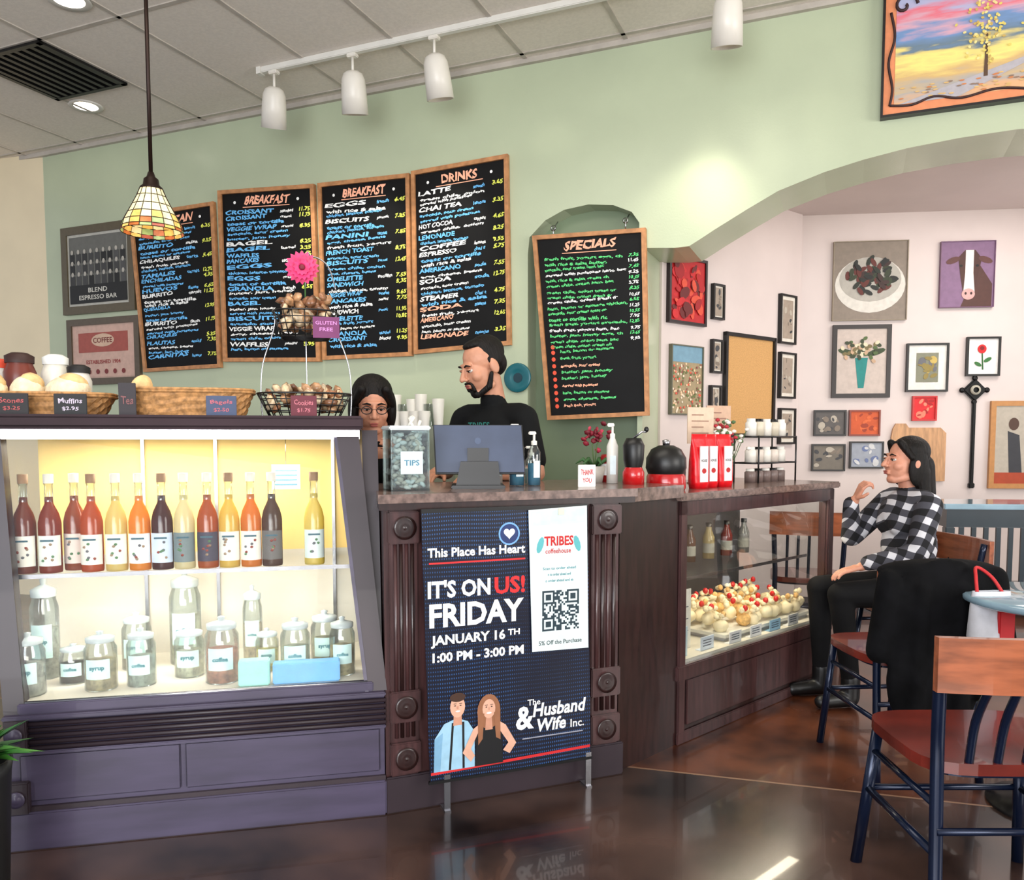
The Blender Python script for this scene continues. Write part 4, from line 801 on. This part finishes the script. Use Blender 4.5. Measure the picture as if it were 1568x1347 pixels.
# ------------------------------------------------------------ PEOPLE
def capsule(bm,p0,r0,p1,r1,seg=14):
    p0=Vector(p0);p1=Vector(p1);t=(p1-p0)
    if t.length<1e-5: t=Vector((0,0,1e-3));p1=p0+t
    t.normalize();up=Vector((0,0,1)) if abs(t.z)<.9 else Vector((1,0,0));x=t.cross(up).normalized();y_=x.cross(t)
    rings=[]
    for k in range(1,5): a=-math.pi/2+k*math.pi/8;rings.append((p0+t*math.sin(a)*r0,r0*math.cos(a)))
    for k in range(0,4): a=k*math.pi/8;rings.append((p1+t*math.sin(a)*r1,r1*math.cos(a)))
    R=[[bm.verts.new(c_+(x*math.cos(2*math.pi*i/seg)+y_*math.sin(2*math.pi*i/seg))*rr) for i in range(seg)] for c_,rr in rings]
    a=bm.verts.new(p0-t*r0);z=bm.verts.new(p1+t*r1)
    for j in range(len(R)-1):
        for i in range(seg): k=(i+1)%seg;bm.faces.new((R[j][i],R[j][k],R[j+1][k],R[j+1][i]))
    for i in range(seg): k=(i+1)%seg;bm.faces.new((a,R[0][k],R[0][i]));bm.faces.new((z,R[-1][i],R[-1][k]))
def blob(name,prims,m,M=Matrix(),voxel=.007,sm=4,parent=None):
    bm=bmesh.new()
    for p_ in prims:
        if p_[0]=='c': capsule(bm,p_[1],p_[2],p_[3],p_[4])
        else:
            rot=Euler(p_[3]).to_matrix().to_4x4() if len(p_)>3 else Matrix()
            bmesh.ops.create_icosphere(bm,subdivisions=3,radius=1,matrix=Matrix.Translation(p_[1])@rot@Matrix.Diagonal((*p_[2],1)))
    bmesh.ops.recalc_face_normals(bm,faces=bm.faces)
    me=bpy.data.meshes.new(name);bm.to_mesh(me);bm.free();ob=bpy.data.objects.new(name,me);COL.objects.link(ob)
    md=ob.modifiers.new('r','REMESH');md.mode='VOXEL';md.voxel_size=voxel;md.use_smooth_shade=True
    if sm: s_=ob.modifiers.new('s','SMOOTH');s_.iterations=sm;s_.factor=.5
    dg=bpy.context.evaluated_depsgraph_get();dg.update();me2=bpy.data.meshes.new_from_object(ob.evaluated_get(dg));ob.modifiers.clear();ob.data=me2;bpy.data.meshes.remove(me)
    me2.materials.clear();me2.materials.append(m)
    for p_ in me2.polygons: p_.use_smooth=True
    ob.matrix_world=M
    if parent: ob.parent=parent;ob.matrix_parent_inverse=Matrix()
    return ob
def empty(name,M):
    e=bpy.data.objects.new(name,None);COL.objects.link(e);e.matrix_world=M;e.empty_display_size=.1;return e
def skinmat(n,c_): 
    m=mat(n,c_,.5,var=.08,scale=25);m.node_tree.nodes['Principled BSDF'].inputs['Subsurface Weight'].default_value=.08;m.node_tree.nodes['Principled BSDF'].inputs['Subsurface Radius'].default_value=(.02,.008,.005);return m
def head(par,M,skin,hair,beard=False,style='short',glasses=False,lip=(.62,.30,.28)):
    P_=[('e',(0,0.018,.035),(.073,.092,.083)),('e',(0,-.028,-.025),(.060,.062,.083)),('e',(0,-.058,-.088),(.028,.026,.022)),('c',(-.045,-.01,-.075),.02,(-.015,-.058,-.092),.018),('c',(.045,-.01,-.075),.02,(.015,-.058,-.092),.018),
        ('e',(-.036,-.055,-.025),(.024,.026,.026)),('e',(.036,-.055,-.025),(.024,.026,.026)),('e',(0,-.076,.028),(.048,.014,.011)),
        ('c',(0,-.086,.018),.008,(0,-.112,-.022),.011),('e',(-.011,-.100,-.026),(.010,.010,.008)),('e',(.011,-.100,-.026),(.010,.010,.008)),
        ('e',(0,-.091,-.052),(.020,.009,.0055)),('e',(0,-.089,-.062),(.018,.009,.006)),('e',(-.079,.012,-.005),(.010,.020,.032),(0,.15,.25)),('e',(.079,.012,-.005),(.010,.020,.032),(0,-.15,-.25))]
    blob('head',P_,skin,M,.0035,3,par)
    b=B('face_details',M);ew=flat((.80,.77,.74),.3);ir=flat((.10,.06,.04),.2);hm=hair
    for s_ in (-1,1):
        b.ell((s_*.029,-.0765,.006),(.0135,.0105,.008),ew,3);b.ell((s_*.029,-.0855,.005),(.0062,.0025,.006),ir,2);b.ell((s_*.029,-.0830,.0125),(.0158,.009,.0045),skin,2);b.tube([(s_*.016,-.086,.006),(s_*.029,-.0915,.0105),(s_*.043,-.083,.007)],.0016,hm,5)
        b.tube([(s_*.014,-.089,.026),(s_*.030,-.090,.031),(s_*.047,-.080,.025)],[.0035,.0042,.002],hm,6)
    b.ell((0,-.0985,-.0525),(.019,.0035,.0038),flat(lip),2);b.ell((0,-.0970,-.0615),(.016,.0035,.0045),flat(lip),2)
    if glasses:
        for s_ in (-1,1):
            b.tube([(s_*.031+.021*math.cos(t*math.pi/8),-.098,.004+.016*math.sin(t*math.pi/8)) for t in range(16)],.002,blackp,5,True);b.tube([(s_*.052,-.096,.008),(s_*.072,-.05,.008),(s_*.078,.01,.01)],.0016,blackp,5)
        b.tube([(-.01,-.099,.006),(0,-.101,.009),(.01,-.099,.006)],.0016,blackp,5)
    o=b.done();o.matrix_world=M;o.parent=par;o.matrix_parent_inverse=Matrix()
    if style=='short':
        hp_=[('e',(0,.036,.052),(.078,.083,.076)),('e',(0,.0,.100),(.052,.056,.022)),('e',(-.064,.040,.030),(.014,.040,.042)),('e',(.064,.040,.030),(.014,.040,.042)),('e',(0,.062,.0),(.066,.050,.060)),('c',(-.071,.0,.03),.006,(-.073,.002,.0),.004),('c',(.071,.0,.03),.006,(.073,.002,.0),.004)]
    elif style=='bob':
        hp_=[('e',(0,.025,.052),(.087,.094,.082)),('e',(-.078,.01,-.02),(.024,.050,.085)),('e',(.078,.01,-.02),(.024,.050,.085)),('e',(0,.085,-.03),(.07,.035,.09)),('c',(-.05,-.065,.085),.018,(-.080,-.035,.02),.014),('c',(.05,-.065,.085),.018,(.080,-.035,.02),.014)]
    else:
        hp_=[('e',(0,.028,.050),(.083,.092,.080)),('e',(-.070,.03,-.03),(.020,.052,.09)),('e',(.070,.03,-.03),(.020,.052,.09)),('c',(0,.085,-.02),.066,(0,.125,-.24),.058),('c',(-.05,.07,-.05),.038,(-.05,.10,-.28),.028),('c',(.055,.06,-.05),.038,(.06,.09,-.28),.028),('c',(-.04,-.055,.088),.018,(-.078,-.015,.02),.014),('c',(.04,-.055,.088),.018,(.078,-.015,.02),.014)]
    blob('hair',hp_,hair,M,.004,4,par)
    if beard:
        bp_=[('c',(-.068,-.005,-.03),.009,(-.052,-.025,-.080),.014),('c',(.068,-.005,-.03),.009,(.052,-.025,-.080),.014),('c',(-.052,-.025,-.080),.014,(-.012,-.066,-.100),.016),('c',(.052,-.025,-.080),.014,(.012,-.066,-.100),.016),('e',(0,-.072,-.092),(.025,.017,.021)),('c',(-.024,-.086,-.052),.006,(-.022,-.082,-.075),.009),('c',(.024,-.086,-.052),.006,(.022,-.082,-.075),.009),('c',(-.022,-.090,-.044),.0055,(.022,-.090,-.044),.0055)]
        blob('beard',bp_,hair,M,.0035,1,par)
def handprims(w,d,n,side,curl=.5,s_=1.):
    w=Vector(w);d=Vector(d).normalized();n=Vector(n);n=(n-d*n.dot(d)).normalized();x=d.cross(n).normalized()*side
    P_=[]
    for k in range(4):
        off=x*(.030-.020*k)*s_;base=w+d*.085*s_+off;P_.append(('c',w+d*.012+off*.55,.013*s_,base,.0105*s_))
        ln=[.074,.082,.076,.060][k]*s_;a=curl*.5;p_=base;seg=[.45,.32,.23]
        for j in range(3):
            dd=d*math.cos(a)+n*math.sin(a);q=p_+dd*ln*seg[j];P_.append(('c',p_,(.0092-.0009*j)*s_,q,(.0086-.0010*j)*s_));p_=q;a+=curl
    tb=w+d*.025*s_+x*.026*s_;t1=tb+(d*.6+x*.75+n*.25).normalized()*.040*s_;t2=t1+(d*.9+x*.3+n*.4).normalized()*.032*s_
    P_+=[('c',w+d*.01,.015*s_,tb,.014*s_),('c',tb,.0135*s_,t1,.011*s_),('c',t1,.0105*s_,t2,.0085*s_)]
    return P_
def arm(sh,el,wr,hd,n,side,curl,s_=1.,sleeve=0):
    sh,el,wr=Vector(sh),Vector(el),Vector(wr)
    return [('c',sh,.050*s_,el,.038*s_),('c',el,.038*s_,el.lerp(wr,.35),.036*s_),('c',el.lerp(wr,.35),.036*s_,wr,.024*s_),('c',wr,.023*s_,wr+Vector(hd).normalized()*.02,.022*s_)]+handprims(wr,hd,n,side,curl,s_)
hairb=mat('dark_hair',(.06,.042,.035),.6,var=.5,scale=80,bump=.4,bscale=150,stretch=(1,1,.15),spec=.25)
# ---- barista man
sk1=skinmat('skin_man',(.76,.54,.43));tee=mat('black_tshirt',(.05,.055,.06),.85,var=.25,scale=8,spec=.2);pant=mat('dark_trousers',(.08,.08,.10),.8)
E=empty('man_barista',Matrix.Translation((-.085,3.80,0))@Matrix.Rotation(math.radians(-34),4,'Z'))
I=Matrix()
torso=[('e',(0,.0,1.27),(.168,.110,.19)),('e',(0,-.01,1.06),(.152,.108,.20)),('c',(-.145,.005,1.385),.065,(.145,.005,1.385),.065),('c',(0,.01,1.42),.068,(0,-.01,1.462),.058),('c',(-.17,0,1.375),.064,(-.235,-.02,1.19),.056),('c',(.17,0,1.375),.064,(.235,-.02,1.19),.056),('e',(0,0,.92),(.160,.112,.10))]
blob('tshirt',torso,tee,I,.008,4,E)
blob('arm_and_hand_right',arm((-.185,0,1.36),(-.255,-.03,1.13),(-.15,-.24,1.135),(.35,-1,-.15),(0,0,-1),1,.35),sk1,I,.004,3,E)
blob('arm_and_hand_left',arm((.185,0,1.36),(.255,-.03,1.13),(.12,-.24,1.135),(-.35,-1,-.15),(0,0,-1),-1,.35),sk1,I,.004,3,E)
blob('neck',[('c',(0,.015,1.42),.055,(0,-.03,1.56),.052)],sk1,I,.006,2,E)
blob('trousers',[('e',(0,0,.90),(.158,.110,.11)),('c',(-.085,0,.84),.085,(-.095,-.01,.48),.060),('c',(-.095,-.01,.48),.060,(-.10,.02,.10),.045),('c',(.085,0,.84),.085,(.095,-.01,.48),.060),('c',(.095,-.01,.48),.060,(.10,.02,.10),.045)],pant,I,.009,3,E)
blob('shoes',[('c',(-.10,.03,.045),.042,(-.11,-.14,.035),.033),('c',(.10,.03,.045),.042,(.11,-.14,.035),.033)],blackp,I,.006,2,E)
head(E,Matrix.Translation((-.014,-.070,1.612))@Matrix.Rotation(math.radians(-24),4,'Z')@Matrix.Rotation(.36,4,'X')@Matrix.Scale(1.08,4),sk1,hairb,beard=True)
b=B('shirt_print',I);tp=flat((.15,.45,.42));b.text('TRIBES',0,1.33,tp,-.117,w=.12,h=.03,align='C');b.disc((0,1.29),.03,.015,-.118,tp,12);o=b.done();o.parent=E;o.matrix_parent_inverse=Matrix();o.matrix_world=E.matrix_world
# ---- barista woman
sk2=skinmat('skin_woman',(.76,.53,.42))
E=empty('woman_barista',Matrix.Translation((-.615,3.60,0))@Matrix.Rotation(math.radians(14),4,'Z')@Matrix.Scale(1.03,4))
torso=[('e',(0,0,1.09),(.145,.095,.165)),('e',(0,-.01,.90),(.135,.10,.18)),('e',(-.055,-.06,1.10),(.062,.055,.06)),('e',(.055,-.06,1.10),(.062,.055,.06)),('c',(-.085,0,1.22),.030,(-.075,-.02,1.13),.045),('c',(.085,0,1.22),.030,(.075,-.02,1.13),.045),('e',(0,0,.80),(.155,.11,.10))]
blob('tank_top',torso,tee,I,.008,4,E)
blob('shoulders_and_neck',[('c',(-.125,.0,1.205),.044,(.125,.0,1.205),.044),('e',(0,-.01,1.16),(.12,.075,.075)),('c',(0,.01,1.20),.048,(0,-.01,1.33),.044)],sk2,I,.006,3,E)
blob('arm_and_hand_right',arm((-.15,0,1.20),(-.20,-.02,.98),(-.14,-.10,1.15),(.4,-.4,.8),(.5,.3,-.2),1,.5,.85),sk2,I,.004,3,E)
blob('arm_and_hand_left',arm((.15,0,1.20),(.20,-.02,.98),(.10,-.12,1.14),(-.4,-.4,.8),(-.5,.3,-.2),-1,.5,.85),sk2,I,.004,3,E)
blob('trousers',[('e',(0,0,.78),(.155,.108,.10)),('c',(-.08,0,.74),.080,(-.09,-.01,.42),.056),('c',(-.09,-.01,.42),.056,(-.09,.02,.10),.04),('c',(.08,0,.74),.080,(.09,-.01,.42),.056),('c',(.09,-.01,.42),.056,(.09,.02,.10),.04)],pant,I,.009,3,E)
blob('shoes',[('c',(-.09,.03,.04),.038,(-.10,-.12,.032),.03),('c',(.09,.03,.04),.038,(.10,-.12,.032),.03)],blackp,I,.006,2,E)
head(E,Matrix.Translation((0,-.035,1.385))@Matrix.Rotation(.26,4,'X'),sk2,hairb,style='bob',glasses=True)
# ---- seated customer
def plaid():
    m=bpy.data.materials.new('plaid_flannel');m.use_nodes=True;nt=m.node_tree;bs=nt.nodes['Principled BSDF'];bs.inputs['Roughness'].default_value=.9
    tc=nt.nodes.new('ShaderNodeTexCoord');mp=nt.nodes.new('ShaderNodeMapping');mp.inputs['Rotation'].default_value=(.5,.15,.3);nt.links.new(tc.outputs['Object'],mp.inputs[0]);S_=[]
    for d_ in ('Y','Z'):
        w=nt.nodes.new('ShaderNodeTexWave');w.bands_direction=d_;w.inputs['Scale'].default_value=4.6;w.inputs['Distortion'].default_value=2.2;w.inputs['Detail Scale'].default_value=1.2;nt.links.new(mp.outputs[0],w.inputs[0])
        g=nt.nodes.new('ShaderNodeMath');g.operation='GREATER_THAN';g.inputs[1].default_value=.55;nt.links.new(w.outputs['Fac'],g.inputs[0]);S_.append(g)
    a=nt.nodes.new('ShaderNodeMath');a.operation='ADD';nt.links.new(S_[0].outputs[0],a.inputs[0]);nt.links.new(S_[1].outputs[0],a.inputs[1])
    h=nt.nodes.new('ShaderNodeMath');h.operation='MULTIPLY';h.inputs[1].default_value=.5;nt.links.new(a.outputs[0],h.inputs[0])
    cr=nt.nodes.new('ShaderNodeValToRGB');cr.color_ramp.interpolation='CONSTANT';e=cr.color_ramp.elements;e[0].color=(.006,.006,.008,1);e[1].position=.9;e[1].color=(.62,.62,.66,1);q=e.new(.4);q.color=(.06,.06,.075,1)
    nt.links.new(h.outputs[0],cr.inputs[0]);nt.links.new(cr.outputs[0],bs.inputs['Base Color']);return m
sk3=skinmat('skin_customer',(.80,.56,.46));pl=plaid()
E=empty('woman_customer',Matrix.Translation((1.965,4.0,0))@Matrix.Rotation(math.radians(-82),4,'Z'))
torso=[('e',(0,.0,.60),(.155,.125,.13)),('e',(0,-.01,.76),(.145,.120,.17)),('e',(0,-.025,.90),(.158,.120,.14)),('e',(-.05,-.09,.87),(.06,.055,.06)),('e',(.05,-.09,.87),(.06,.055,.06)),('c',(-.12,-.02,.985),.060,(.12,-.02,.985),.060),('c',(0,-.01,1.0),.06,(0,-.02,1.03),.05),
 ('c',(-.16,-.02,.97),.062,(-.19,-.20,.79),.054),('c',(-.19,-.20,.79),.052,(-.12,-.25,.96),.038),('c',(.16,-.02,.97),.062,(.20,-.10,.75),.054),('c',(.20,-.10,.75),.052,(.13,-.30,.70),.038)]
blob('flannel_shirt',torso,pl,I,.008,4,E)
blob('hand_right',[('c',(-.125,-.245,.94),.027,(-.10,-.240,.985),.022)]+handprims((-.10,-.240,.985),(.45,.25,1),(.3,1,.1),-1,.95,.85),sk3,I,.0035,2,E)
blob('hand_left',[('c',(.135,-.28,.705),.026,(.115,-.33,.680),.021)]+handprims((.115,-.33,.680),(-.15,-1,-.25),(0,0,-1),-1,.35,.9),sk3,I,.0035,2,E)
blob('neck',[('c',(0,-.01,1.0),.046,(0,-.035,1.11),.043)],sk3,I,.005,2,E)
blk=mat('black_jeans',(.045,.045,.055),.8,var=.25,spec=.2)
blob('trousers',[('e',(0,.02,.56),(.165,.13,.085)),('c',(-.09,.0,.55),.083,(-.095,-.42,.545),.062),('c',(-.095,-.42,.545),.060,(-.095,-.40,.13),.042),('c',(.09,.0,.55),.083,(.10,-.42,.545),.062),('c',(.10,-.42,.545),.060,(.105,-.36,.13),.042)],blk,I,.008,3,E)
blob('boots',[('c',(-.095,-.40,.14),.045,(-.095,-.40,.05),.044),('c',(-.095,-.40,.045),.042,(-.10,-.55,.034),.032),('c',(.105,-.36,.14),.045,(.105,-.36,.05),.044),('c',(.105,-.36,.045),.042,(.11,-.51,.034),.032)],blackp,I,.006,2,E)
head(E,Matrix.Translation((0,-.045,1.175))@Matrix.Rotation(-.06,4,'X')@Matrix.Scale(1.0,4),sk3,hairb,style='long')
CO=Matrix.Translation((1.53,3.20,0))@Matrix.Rotation(.08,4,'Z')
coat=mat('black_coat_fabric',(.035,.035,.045),.9,var=.4,scale=14,bump=.5,bscale=14,spec=.15)
blob('draped_black_coat',[('e',(0,-.25,.81),(.23,.075,.04)),('e',(0,-.30,.62),(.215,.045,.24)),('e',(-.03,-.30,.42),(.18,.05,.22)),('c',(-.20,-.28,.78),.04,(-.23,-.28,.52),.045),('c',(.20,-.28,.78),.045,(.245,-.28,.50),.05),('c',(-.10,-.32,.75),.03,(-.12,-.335,.30),.035),('c',(.05,-.32,.75),.03,(.04,-.34,.26),.04),('c',(.14,-.31,.72),.03,(.13,-.33,.38),.035),('e',(0,-.18,.68),(.19,.035,.14))],coat,CO,.009,3)
b=B('tote_bag',Matrix.Translation((1.655,2.79,0))@Matrix.Rotation(.1,4,'Z'));tb=flat((.80,.80,.82));rd=flat((.75,.14,.16))
n=20;lv=[(0,.8,.07),(.06,1,.09),(.17,.95,.06),(.22,.92,.03)];vs=[];fs=[]
for z,ww,dd in lv:
    for k in range(n): x,y_=sup(2*math.pi*k/n,.15*ww,dd,.7);vs.append((x,y_,.54+z))
for j in range(3):
    for k in range(n): q=(k+1)%n;fs.append((j*n+k,j*n+q,(j+1)*n+q,(j+1)*n+k))
fs.append(tuple(range(n))[::-1]);b.add(vs,fs,tb,True)
b.box(.0,.06,-.047,-.03,.57,.73,rd,.005);b.tube(smooth_path([(-.05,0,.74),(-.03,.04,.80),(.0,.08,.83),(.03,.04,.80),(.05,0,.74)]),.006,rd,6);b.done()
# ------------------------------------------------------------ lights, world, camera
def area(name,loc,tgt,sx_,sy_,e,c_=(1,1,1)):
    lt=bpy.data.lights.new(name,'AREA');lt.shape='RECTANGLE';lt.size=sx_;lt.size_y=sy_;lt.energy=e;lt.color=c_
    lo=bpy.data.objects.new(name,lt);COL.objects.link(lo);lo.location=loc;lo.rotation_euler=(Vector(tgt)-Vector(loc)).to_track_quat('-Z','Y').to_euler();return lo
area('storefront_window_light',(-1.2,-2.6,2.0),(-.3,4,1.2),3.5,2.2,190,(.88,.93,1))
area('added_ceiling_uplight',(0,-3.2,1.2),(0,3.5,3.5),5,1.2,155,(1,.95,.88))  # added unseen uplight, tilted up to brighten the ceiling
area('side_window_light',(4.6,.2,1.9),(.5,4.0,1.2),2.6,1.8,140,(1,.96,.90))
area('ceiling_area_light',(-.6,2.6,3.45),(-.6,2.6,0),2.5,1.2,36,(1,.93,.82))  # unseen area light below the ceiling, no fixture modelled
area('rear_room_light',(3.2,4.75,2.85),(3.0,5.1,0),1.2,.8,26,(1,.93,.88))
area('rear_window_light',(4.7,4.3,1.6),(2.0,5.4,1.5),1.2,1.5,24,(.95,.96,1))
w=bpy.data.worlds.new('world');sc.world=w;w.use_nodes=True;bg=w.node_tree.nodes['Background'];bg.inputs[0].default_value=(.88,.92,1,1);bg.inputs[1].default_value=.78
cam=bpy.data.cameras.new('camera');cam.sensor_width=36;cam.lens=36*1250/1568;cam.shift_y=83.75/1568
co=bpy.data.objects.new('camera',cam);COL.objects.link(co);co.location=(0,0,1.28);co.rotation_euler=(math.pi/2-math.atan(.067),0,0);sc.camera=co
sc.view_settings.view_transform='Standard'
